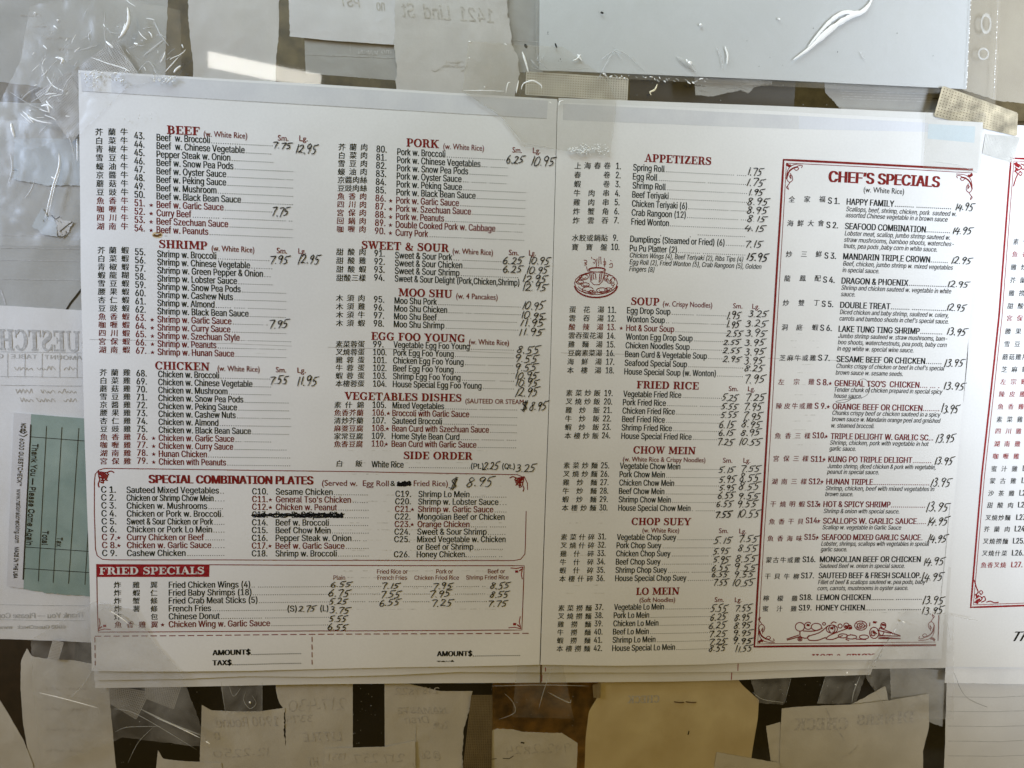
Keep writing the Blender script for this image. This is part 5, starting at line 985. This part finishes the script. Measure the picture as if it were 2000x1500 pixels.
# envelope with staples
te = slip('envelope', 'tan stapled envelope hanging below the middle of the menu', 'envelope', [(1169, 1315), (1440, 1315)], [(1140, 1540), (1465, 1540)], 0.0046, M_ENV, 49, left=[(1169, 1315), (1168, 1360), (1150, 1390), (1144, 1440), (1140, 1540)], right=[(1432, 1315), (1450, 1338), (1482, 1367), (1480, 1402), (1468, 1475), (1465, 1540)], torn=0, amp=.0004, wr=.0004, ink_fn=lambda ib: (slab(ib, 'CHECK', 1288, 1372, 1225, .0040, GH), ib.line([(1346, 1428), (1344, 1436)], 2.2, BK)))
for a, b in ((1317, 1336), (1340, 1360)):
    z0 = U(a, 1371, .0040); z1 = U(b, 1372, .0040); V = []; 
    for i in range(9):
        u = i/8; x = z0[0]+(z1[0]-z0[0])*u; z = z0[1]+(z1[1]-z0[1])*u
        yy = .0041-.0004*math.sin(PI*u)
        V += [(x, yy-.0002, z+.0002), (x, yy+.0002, z+.0002), (x, yy+.0002, z-.0002), (x, yy-.0002, z-.0002)]
    F = [(4*i+k, 4*i+(k+1) % 4, 4*i+4+(k+1) % 4, 4*i+4+k) for i in range(8) for k in range(4)]
    mesh_obj('staple', V, F, plain('rusty_staple', (.10, .05, .02), .4), te)
slip('note_slip', 'low white slip corner overlapping the right foot of the tan envelope', 'paper', [(1400, 1469), (1522, 1490)], [(1388, 1540), (1524, 1540)], 0.0041, M_CREAM, 50, torn=(.3, 0, .2, .2))
slip('note_slip', 'narrow tilted slip between the tan envelope and the folded diner slip', 'paper', [(1496, 1418), (1524, 1410)], [(1512, 1540), (1545, 1540)], 0.0056, M_CREAM, 51, torn=.3)
slip('note_slip', 'little pointed paper tip behind the top of the folded diner slip', 'paper', [(1729, 1341), (1731, 1343)], [(1630, 1392), (1740, 1392)], 0.0058, M_CREAM, 52, n=12)
slip('note_slip', 'folded slip with mirrored DINERS CHECK below the chef specials', 'paper', [(1527, 1384), (1560, 1380), (1594, 1378), (1660, 1376), (1700, 1372), (1740, 1367), (1815, 1356)], [(1521, 1540), (1802, 1540)], 0.0050, M_CREAM, 53, left=[(1527, 1384), (1524, 1450), (1521, 1540)], right=[(1815, 1356), (1815, 1420), (1803, 1468), (1802, 1540)], torn=(.4, 0, .1, .1), amp=.0007,
     ink_fn=lambda ib: (slab(ib, 'DI', 1786, 1412, 1750, .0070, GH), slab(ib, 'NERS', 1748, 1414, 1672, .0060, GH), slab(ib, 'CHECK', 1655, 1424, 1550, .0068, GH), ib.line([(1612, 1382), (1630, 1418), (1650, 1446)], 2.2, GH), ib.line([(1643, 1478), (1660, 1470), (1670, 1460), (1678, 1454)], 2, GH, smooth=3)))
slip('lined_sheet', 'ruled white sheet at the lower right corner', 'paper', [(1850, 1318), (2100, 1322)], [(1843, 1540), (2100, 1540)], 0.0048, M_WHITE, 54, torn=(.2, 0, .2, 0), ink_fn=lambda ib: [ib.line([(1851, y), (1950, y+1), (2060, y-4)], 1.3, GP) for y in (1361, 1389, 1418, 1447, 1476)])
slip('note_slip', 'hazy grey sheet under the cloudy tape between the diner slip and ruled sheet', 'paper', [(1738, 1300), (1846, 1310)], [(1742, 1385), (1842, 1420)], 0.0064, M_SLIPD, 55)
flush_text()
for p in PEND: p.build()
PEND = []
# ------------------------------------------------------------------ mesh tape: real threads
def mesh_tape(label, q, y, nx, ny, mat, backmat=None, wth=0.30, cat='tape', zig=0.0, fn=None):
    """q: corners TL TR BR BL in photo px"""
    P = [U(*p, y) for p in q]
    def B2(u, v): return [(P[0][c]*(1-u)+P[1][c]*u)*(1-v)+(P[3][c]*(1-u)+P[2][c]*u)*v for c in range(2)]
    t = thing('mesh_tape', label, cat, (P[0][0], y, P[0][1]))
    V = []; F = []
    def strip(pts, hw, off):
        b = len(V)
        for i, p in enumerate(pts):
            a = pts[max(0, i-1)]; c = pts[min(len(pts)-1, i+1)]; dx, dz = c[0]-a[0], c[1]-a[1]; L = math.hypot(dx, dz) or 1
            for sgn in (1, -1): 
                X, Z = p[0]-sgn*dz/L*hw, p[1]+sgn*dx/L*hw
                V.append((X, y-off+(fn(X, Z) if fn else 0)-0.00006*(i % 2), Z))
        for i in range(len(pts)-1): F.append((b+2*i, b+2*i+1, b+2*i+3, b+2*i+2))
    W1 = math.hypot(P[1][0]-P[0][0], P[1][1]-P[0][1])/nx; H1 = math.hypot(P[3][0]-P[0][0], P[3][1]-P[0][1])/ny
    for i in range(nx+1): strip([B2(i/nx, (j)/(2*ny)) for j in range(2*ny+1)], W1*wth, .0001)
    for j in range(ny+1): strip([B2(i/(2*nx), j/ny) for i in range(2*nx+1)], H1*wth, .00013)
    o = mesh_obj('threads', V, F, mat, t); o['kind'] = 'stuff'
    if backmat: sheet('film_backing', [q[0], q[1]], [q[3], q[2]], None, None, Surf(y+.0001, fn), backmat, t, 12, 12, thick=0, torn=.6)
    return t
M_TH1 = plain('cream_thread', (.50, .47, .40), .5); M_TH2 = plain('tan_thread', (.42, .37, .27), .6, 140, .5); M_TH3 = plain('grey_thread', (.22, .21, .19), .5); M_TH4 = plain('brown_thread', (.20, .155, .085), .5); M_TH5 = plain('faint_thread', (.40, .38, .35), .5)
mesh_tape('cream mesh tape holding the sleeve above the middle of the menu', [(1029, 141), (1226, 154), (1224, 196), (1027, 184)], .0022, 40, 9, M_TH1, plain('tan_gauze', (.20, .165, .10), .6), .30)
mesh_tape('grey mesh tape rising under the crumpled tape at the top left corner', [(128, 150), (226, 78), (268, 142), (170, 206)], .0028, 30, 20, M_TH5, M_FILMH, .25)
mesh_tape('grey mesh tape slanting down beside the top left corner of the menu', [(70, 184), (134, 140), (178, 230), (140, 278)], .0026, 22, 26, M_TH5, M_FILMH, .25)
mesh_tape('tan woven tape at the top right between the sleeve and third page', [(1838, 172), (1870, 174), (1990, 226), (1986, 262)], .0006, 3, 3, M_TH2, None, .3) if False else None
def tan(label, polyq, nx, ny): return mesh_tape(label, polyq, .0006, nx, ny, M_TH2, plain('tan_gauze_dark', (.11, .08, .035), .6, 90, .5), .34)
tan('tan woven tape at top right between the sleeve and the third page', [(1842, 170), (1986, 222), (1984, 264), (1826, 226)], 26, 10)
mesh_tape('whitish mesh tape over the top left corner of the third page', [(1926, 262), (1992, 268), (1978, 318), (1920, 300)], .0009, 22, 16, plain('white_thread', (.62, .62, .60), .5), M_FILMT, .2)
mesh_tape('grey mesh tape with zigzag end below the left menu corner, left piece', [(213, 1338), (292, 1352), (266, 1404), (216, 1374)], .0026, 20, 12, M_TH3, M_FILMH, .26)
mesh_tape('darker mesh tape with zigzag end below the left menu corner, right piece', [(284, 1336), (354, 1338), (339, 1384), (286, 1364)], .0024, 18, 12, M_TH3, None, .28)
mesh_tape('small grey mesh tape end under the guest check at lower left', [(104, 1250), (124, 1255), (114, 1289), (94, 1286)], .0028, 8, 12, M_TH5, M_FILMH, .3)
mesh_tape('brown mesh tape strip standing beside the torn handwritten slip', [(921, 1358), (961, 1358), (959, 1545), (900, 1545)], .0034+.0006, 14, 58, M_TH4, plain('brown_backing', (.07, .05, .025), .6), .30)
mesh_tape('tiny grey mesh tape tab at the top corner of the tan envelope', [(1158, 1338), (1172, 1334), (1172, 1362), (1160, 1362)], .0028, 5, 10, M_TH4, M_FILMH, .3)
# ------------------------------------------------------------------ clear tape, painted glints and creases
def tape(label, top, bot, y, mat, left=None, right=None, crumple=0.0004, seed=0, crease_glints=(), n=50, scuffs=(), sc=60, dull=()):
    t = thing('clear_tape', label, 'tape', ctr(*top[0], y), None)
    fn = lambda X, Z: -crumple*abs(mnoise.noise(Vector((X*sc+seed, Z*sc, seed))))*2-crumple*.6*abs(mnoise.noise(Vector((X*sc*3, Z*sc*3+seed, 2))))
    s = Surf(y, fn)
    sheet('film', top, bot, left, right, s, mat, t, n, n, thick=0, torn=.8, seed=seed)
    for k, (lst, m) in enumerate(((crease_glints, M_GLINT), (dull, M_GLINTD))):
        for P, w in lst:
            crease_glint(P, w, y-crumple*1.2, m, t)
    return t
def crease_glint(P, w, y, mat, parent):
    """a sharp ridge of folded plastic, its pale colour painting the glint: a tapered little roof standing off the film"""
    Q = catmull([U(*p, y) for p in P], 5); n = len(Q); V = []; F = []
    for i, p in enumerate(Q):
        a = Q[max(0, i-1)]; c = Q[min(n-1, i+1)]; dx, dz = c[0]-a[0], c[1]-a[1]; L = math.hypot(dx, dz) or 1
        tp = math.sin(PI*(i+.25)/(n-.5))**.6; hw = w*MPP/2*tp*(1+.3*mnoise.noise(Vector((i*.9, w, y*1000))))
        V += [(p[0]-dz/L*hw, y, p[1]+dx/L*hw), (p[0], y-hw*.9, p[1]), (p[0]+dz/L*hw, y, p[1]-dx/L*hw)]
    for i in range(n-1):
        for k in (0, 1): F.append((3*i+k, 3*i+k+1, 3*i+4+k, 3*i+3+k))
    return mesh_obj('crease_glint', V, F, mat, parent, smooth=True)
def flecks(name, label, cnt, box_, y, r0, r1, mat, seed, kind='stuff'):
    r = random.Random(seed); V = []; F = []
    for _ in range(cnt):
        b_ = box_[r.randrange(len(box_))]; px, py = r.uniform(b_[0], b_[2]), r.uniform(b_[1], b_[3]); X, Z = U(px, py, y); k = len(V); rr = r.uniform(r0, r1)*MPP
        m = r.randint(4, 6); a0 = r.uniform(0, 6)
        for i in range(m): q_ = rr*r.uniform(.5, 1.3); V.append((X+q_*math.cos(a0+i*6.283/m), y, Z+q_*math.sin(a0+i*6.283/m)))
        V.append((X, y-rr*.6, Z))
        for i in range(m): F.append((k+i, k+(i+1) % m, k+m))
    o = mesh_obj(name, V, F, mat); return tag(o, label, None, None, kind)
TL_TAPE = tape('crumpled clear tape over the top left corner of the menu', [(60, 10), (200, -10), (352, 20)], [(-10, 262), (60, 292), (158, 262)], -.0004, M_FILM, left=[(60, 10), (40, 120), (0, 200), (-10, 262)], right=[(352, 20), (356, 150), (250, 170), (158, 262)], crumple=.0006, seed=3,
 crease_glints=[([(249, 14), (251, 40), (243, 62), (231, 75)], 6), ([(245, 45), (240, 62), (234, 73)], 4), ([(178, 112), (210, 124), (240, 133), (255, 141)], 2.4), ([(207, 81), (221, 94)], 4), ([(322, 141), (334, 128), (349, 111)], 2.4), ([(339, 142), (346, 134), (353, 129)], 4.5), ([(44, 217), (60, 230), (80, 238), (102, 241)], 3), ([(80, 207), (92, 206), (96, 220)], 4), ([(84, 88), (92, 96)], 2.2), ([(108, 112), (122, 116), (118, 126)], 4.5), ([(91, 149), (104, 168), (126, 178)], 1.8), ([(262, 84), (270, 88)], 4), ([(112, 38), (114, 42)], 4), ([(66, 24), (70, 27)], 3), ([(104, 50), (112, 56)], 2.4), ([(66, 168), (72, 165)], 2), ([(355, 86), (358, 94)], 2), ([(60, 240), (40, 222)], 1.6)],
 dull=[([(205, 20), (204, 60), (208, 95)], 2), ([(300, 40), (315, 70), (330, 90)], 3), ([(280, 110), (300, 95), (320, 78)], 6), ([(40, 196), (55, 182), (75, 170)], 3), ([(60, 200), (90, 180), (110, 150)], 3), ([(150, 100), (170, 95), (190, 88)], 3), ([(230, 100), (250, 118), (262, 135)], 2), ([(270, 140), (290, 120), (305, 140)], 2.5), ([(80, 160), (100, 130), (120, 110)], 2), ([(120, 190), (130, 160), (150, 140)], 2.4), ([(300, 135), (310, 150)], 2), ([(20, 180), (60, 205), (90, 215)], 2)])
rc = random.Random(77)  # scattered small ridges, glints put into their pale colour
for (cx, cy, rx, ry, n_, ang) in ((120, 110, 60, 70, 26, -1.1), (250, 80, 70, 55, 22, .5), (330, 120, 24, 26, 10, -.9), (80, 210, 70, 30, 16, .3), (105, 170, 45, 40, 12, -1.3)):
    for i in range(n_):
        x = cx+rc.gauss(0, rx*.5); y = cy+rc.gauss(0, ry*.5)
        if x > 150 and y > 128+(x-150)*.06: continue
        a = ang+rc.gauss(0, .5); l = rc.uniform(4, 26); k = rc.uniform(-.35, .35)
        crease_glint([(x, y), (x+math.cos(a)*l*.5+k*l*.4, y+math.sin(a)*l*.5), (x+math.cos(a)*l, y+math.sin(a)*l)], rc.uniform(1.0, 2.6), -.0012-rc.uniform(0, .0004), M_GLINT if rc.random() < .38 else M_GLINTD, TL_TAPE)
tape('clear tape strip running down the left edge beside the beef list', [(-20, 235), (160, 235)], [(-20, 480), (158, 480)], .0026, M_FILM, crumple=.0005, seed=8, n=40,
 crease_glints=[([(115, 300), (115, 325), (103, 365), (88, 425)], 3.4), ([(118, 330), (106, 368), (94, 422)], 1.6), ([(21, 240), (24, 255), (28, 268)], 5), ([(150.5, 272), (151, 315)], 2.4), ([(100, 345), (106, 350)], 3)],
 dull=[([(75, 265), (82, 255), (92, 246)], 3), ([(68, 352), (60, 372), (48, 388)], 3), ([(20, 300), (24, 330), (16, 360)], 4), ([(130, 255), (142, 290), (146, 320)], 2.2)])
tape('wide clear tape joining the two menu pages over the sleeve corner', [(915, 80), (1013, 88), (1100, 92)], [(1020, 286), (1086, 292), (1191, 306)], -.0014, M_FILMT, left=[(915, 80), (903, 178), (978, 228), (1020, 286)], right=[(1100, 92), (1180, 150), (1204, 197), (1191, 306)], crumple=.0002, seed=5, sc=40,
 crease_glints=[([(1020, 101), (1026, 119), (1032, 141)], 4), ([(1018, 175), (1023, 163), (1041, 158), (1056, 166), (1058, 173)], 3.2), ([(988, 182), (992, 163), (997, 161)], 2), ([(1008, 182), (1013, 157)], 2.6), ([(904, 177), (940, 177), (985, 178)], 1.8), ([(1092, 206), (1094, 198), (1101, 197)], 2.6), ([(1073, 199), (1077, 202)], 2.6), ([(915, 81), (920, 82)], 3), ([(916, 112), (917, 115)], 3), ([(945, 169), (948, 171)], 2.4), ([(985, 85), (990, 88)], 2)],
 dull=[([(903, 180), (940, 200), (978, 228), (1005, 258), (1022, 280)], 1.2), ([(1024, 280), (1060, 286), (1086, 292)], 1.5), ([(1190, 305), (1200, 240), (1203, 200)], 1.0), ([(1036, 116), (1045, 126), (1052, 134)], 4), ([(1048, 112), (1056, 124), (1070, 135)], 2)])
flecks('tape_scuff', 'white scuffed patch', 150, [(1112, 287, 1191, 297), (1125, 281, 1188, 303), (1108, 290, 1150, 299)], -.0021, .5, 2.2, ink('scuff_white', (.72, .74, .76)), 4)
flecks('tape_scuff', 'white scuffs', 120, [(154, 140, 200, 158), (168, 138, 190, 172), (180, 138, 250, 150), (215, 150, 246, 162), (300, 148, 345, 160), (310, 152, 332, 163)], -.0021, .5, 2.4, ink('scuff_white', (.72, .74, .76)), 6)
flecks('tape_scuff', 'white flecks', 14, [(195, 220, 310, 250), (236, 219, 280, 232)], -.0018, .5, 1.6, ink('scuff_white', (.72, .74, .76)), 9)
tape('faint clear tape over the top right corner of the right menu page', [(1808, 214), (1925, 222)], [(1804, 330), (1914, 338)], -.0012, M_FILMT, crumple=.00015, seed=7, n=24, dull=[([(1808, 216), (1806, 270), (1804, 330)], 1.0), ([(1822, 316), (1870, 322), (1914, 340)], 1.0)])
tape('wrinkled clear tape over the lower left corner of the menu page', [(60, 1250), (186, 1174), (262, 1190)], [(80, 1500), (240, 1440), (410, 1460)], -.0012-.0009, M_FILMH, right=[(262, 1190), (300, 1255), (352, 1310), (410, 1460)], left=[(60, 1250), (66, 1350), (80, 1500)], crumple=.0004, seed=12,
 crease_glints=[([(214, 1193), (232, 1204), (252, 1219)], 2.6), ([(77, 1353), (130, 1366), (192, 1383)], 1.8), ([(303, 1401), (345, 1419), (390, 1441)], 2.4), ([(402, 1448), (410, 1453)], 3)],
 dull=[([(196, 1192), (214, 1186), (240, 1196)], 1.4), ([(250, 1218), (262, 1222), (285, 1230)], 2), ([(190, 1180), (210, 1178), (225, 1184)], 2), ([(224, 1430), (245, 1421), (280, 1419), (315, 1419)], 1.2), ([(275, 1385), (330, 1412), (392, 1436)], 4), ([(223, 1384), (260, 1392), (320, 1425), (385, 1465)], 1.3), ([(192, 1383), (193, 1395)], 1.6), ([(186, 1300), (160, 1340), (130, 1370)], 1.4), ([(300, 1420), (270, 1450), (250, 1490)], 1.0)])
tape('cloudy clear tape over the lower right corner of the chef specials page', [(1712, 1284), (1770, 1190), (1862, 1200)], [(1690, 1322), (1745, 1404), (1862, 1404)], -.0012-.0012, M_FILMH, crumple=.0004, seed=14,
 crease_glints=[([(1762, 1214), (1768, 1217)], 4), ([(1654, 1312), (1655, 1318)], 4)], dull=[([(1700, 1290), (1695, 1310)], 1.5), ([(1850, 1215), (1856, 1250)], 2), ([(1866, 1204), (1910, 1212)], 2)])
tape('clear tape wrapped round the bottom edge of the pages beside the brown board', [(1010, 1300), (1100, 1300)], [(1000, 1400), (1120, 1404)], -.0012-.0009, M_FILMT, crumple=.0003, seed=15, n=24, dull=[([(960, 1340), (1060, 1338), (1150, 1340)], 1.6), ([(1078, 1305), (1062, 1350), (1052, 1385)], 1.6), ([(1070, 1352), (1110, 1372), (1115, 1366)], 2.5), ([(985, 1354), (1002, 1372), (1005, 1392), (975, 1405)], 1.5)])
tape('clear tape piece on the glass above the curved top slip', [(430, 1330), (512, 1330)], [(440, 1392), (512, 1392)], .0024, M_FILMH, crumple=.0003, seed=16, n=20, crease_glints=[([(487, 1370), (489, 1374)], 4)], dull=[([(480, 1350), (476, 1368), (488, 1384), (500, 1374), (492, 1358)], 1.3), ([(447, 1336), (456, 1360), (470, 1344)], 1.2), ([(432, 1332), (440, 1390)], 1), ([(512, 1332), (512, 1388)], 1)])
tape('clear tape strips across the dark gap below the right menu page', [(1465, 1325), (1545, 1322)], [(1480, 1372), (1530, 1376)], .0024, M_FILMH, crumple=.0003, seed=17, n=20, dull=[([(1470, 1352), (1490, 1366), (1530, 1372)], 1.6), ([(1545, 1325), (1532, 1374)], 1.2)])
tape('cloudy clear tape right of the dark gap below the right menu page', [(1612, 1320), (1690, 1318)], [(1596, 1374), (1670, 1374)], .0024, M_FILMH, crumple=.0004, seed=18, n=20, crease_glints=[([(1670, 1336), (1672, 1338)], 3)], dull=[([(1680, 1320), (1668, 1350), (1664, 1372)], 2.4), ([(1612, 1322), (1597, 1372)], 1.2)])
hr = thing('hair', 'dark hair lying across the ruled sheet at lower right', 'hair', ctr(1863, 1314, .001))
# ---- plastic sleeve, sheet and punched strip
ts = thing('page_protector', 'clear punched plastic sleeve holding a blank grey sheet, above the right page', 'sleeve', ctr(1055, -30, .002))
sheet('film', [(1046, -40), (1960, -40)], [(1047, 146), (1300, 158), (1895, 186), (1944, 204)], None, None, Surf(.0016, wave(70, .0003, 20, 20)), M_SLEEVE, ts, 70, 30, thick=0, torn=.3)
sb = thing('blank_sheet', 'plain light grey sheet inside the plastic sleeve at top right', 'paper', ctr(1055, -30, .0024))
sheet('sheet', [(1054, -40), (1897, -40)], [(1053, 137), (1470, 154), (1888, 174)], None, None, Surf(.0024, wave(71, .0002)), paper_mat('grey_white_sheet', (.54, .56, .58), (.51, .53, .55), scale=20, bump=.08), sb, 50, 20)
for P, w in (([(1706, -8), (1690, 20), (1664, 31), (1645, 41), (1612, 64), (1584, 92), (1549, 117)], 10), ([(1700, 4), (1680, 23), (1650, 24), (1628, 36), (1604, 60), (1578, 92)], 8), ([(1640, 46), (1612, 68), (1590, 88)], 9), ([(1134, 106), (1126, 116), (1119, 118)], 3.5), ([(1128, 106), (1136, 118)], 3.5), ([(1366, 47), (1371, 50)], 6), ([(1519, 36), (1524, 38)], 4), ([(1345, 120), (1350, 127)], 9), ([(1340, 116), (1344, 122)], 4), ([(1416, 90), (1421, 108), (1420, 125)], 4)):  # the long white ridges are painted window glare on the sleeve
    crease_glint(P, w, .0011, M_GLINT, ts)
for P, w in (([(1400, 92), (1408, 112), (1412, 135)], 3), ([(1320, 110), (1340, 124), (1360, 140)], 9), ([(1035, 126), (1060, 138), (1150, 134)], 2.5), ([(1172, 118), (1200, 100), (1215, 118)], 3), ([(1195, 92), (1225, 108), (1262, 140)], 2), ([(1165, 160), (1200, 96)], 1.6), ([(1055, 106), (1044, 122)], 2), ([(1062, 110), (1050, 128)], 2), ([(1680, 100), (1690, 118)], 3)):
    crease_glint(P, w, .0011, M_GLINTD, ts)
r = random.Random(5)  # row of pale ridges painting sparkles along the sleeve edge
for i in range(46):
    x = 1172+i*4.6; 
    y_ = 146+(x-1172)*.055+r.uniform(-3, 5)
    if r.random() < .75: crease_glint([(x, y_), (x+r.uniform(2, 7), y_+r.uniform(-3, 5))], r.uniform(1.5, 4), .0011, M_GLINT if r.random() < .6 else M_GLINTD, ts)
crease_glint([(1284, 164), (1279, 175), (1270, 180), (1272, 186)], 3.4, .001, plain('cream_glue', (.75, .68, .5), .4), ts)
for xa, xb, y0, y1 in ((1897, 1888, -10, 172), (1950, 1941, -10, 194)):
    for i in range(40):
        u = i/40; x = xa+(xb-xa)*u; yy = y0+(y1-y0)*u; 
        crease_glint([(x+r.uniform(-.6, .6), yy), (x-.3, yy+3.4)], 1.6, .0012, M_GLINT if r.random() < .45 else M_GLINTD, ts)
def ring(cx, cy, rx, ry, w, mat, par, y=.0011):
    V = []; F = []; n = 24
    for i in range(n):
        a = 2*PI*i/n
        for k, rr in ((0, 1), (1, .5), (2, 0)):
            q_ = 1+w*(rr-.5)/rx
            X, Z = U(cx+rx*q_*math.cos(a), cy+ry*q_*math.sin(a), y); V.append((X, y-(.0003 if k == 1 else 0), Z))
    for i in range(n):
        for k in (0, 1): a = 3*i+k; b = 3*((i+1) % n)+k; F.append((a, b, b+1, a+1))
    return mesh_obj('punched_hole', V, F, mat, par, smooth=True)
ring(1926, 46, 9, 17, 3.5, M_GLINTD, ts); ring(1921, 105, 9.5, 10.5, 3.5, M_GLINTD, ts)
# dark flecks (flies, dirt) on the sleeve and glass dust
M_FLY = plain('dark_fleck_dirt', (.012, .012, .012), .5)
flecks('dirt_fleck', 'dirt', 26, [(1090, 112, 1100, 120), (1165, 20, 1195, 28), (1068, 62, 1073, 68), (1440, 15, 1640, 140), (1580, 40, 1640, 60), (1740, 40, 1860, 130)], .0009, .5, 1.3, M_FLY, 20)
def bug(label, px, py, rx, ry, ang):
    V = []; F = []; n = 8; X, Z = U(px, py, .0009)
    for j in range(5):
        u = -1+2*j/4; rr = math.sqrt(max(0.02, 1-u*u))
        for i in range(n):
            a = 2*PI*i/n; lx = u*rx*MPP; lz = rr*ry*MPP*math.sin(a); ly = rr*ry*MPP*math.cos(a)
            V.append((X+lx*math.cos(ang)-lz*math.sin(ang), .0009-abs(ly)*.5, Z+lx*math.sin(ang)+lz*math.cos(ang)))
    for j in range(4):
        for i in range(n): F.append((j*n+i, j*n+(i+1) % n, (j+1)*n+(i+1) % n, (j+1)*n+i))
    return tag(mesh_obj('fly', V, F, M_FLY, smooth=True), label, 'fly')
bug('small dark fly above the cream mesh tape, left of the sleeve sheet', 1027, 90, 5, 3, R(-60)); bug('tiny dark fly on the left part of the blank sheet', 1086, 89, 5.5, 1.8, R(-65)); bug('tiny dark speck like fly near the top of the blank sheet', 1176, 25, 3.5, 2, R(-10))
flecks('dust', 'dust', 130, [(220, 1345, 390, 1500), (688, 1340, 750, 1455), (1440, 1330, 1700, 1375), (960, 1340, 1160, 1430), (330, 100, 1000, 170), (1230, 150, 1840, 210)], .0030, .25, 1.0, ink('dust_grey', (.35, .35, .33)), 21)
# hair
P = catmull([U(*p, .001) for p in [(1863, 1314), (1869, 1328), (1876, 1346), (1888, 1362), (1905, 1372), (1928, 1381)]], 6)
V = []; F = []
for i, p in enumerate(P): V += [(p[0], .0009, p[1]+.00012), (p[0]+.0001, .0009, p[1]-.0001), (p[0], .0011, p[1])]
for i in range(len(P)-1):
    for k in range(3): F.append((3*i+k, 3*i+(k+1) % 3, 3*i+3+(k+1) % 3, 3*i+3+k))
mesh_obj('strand', V, F, M_FLY, hr)
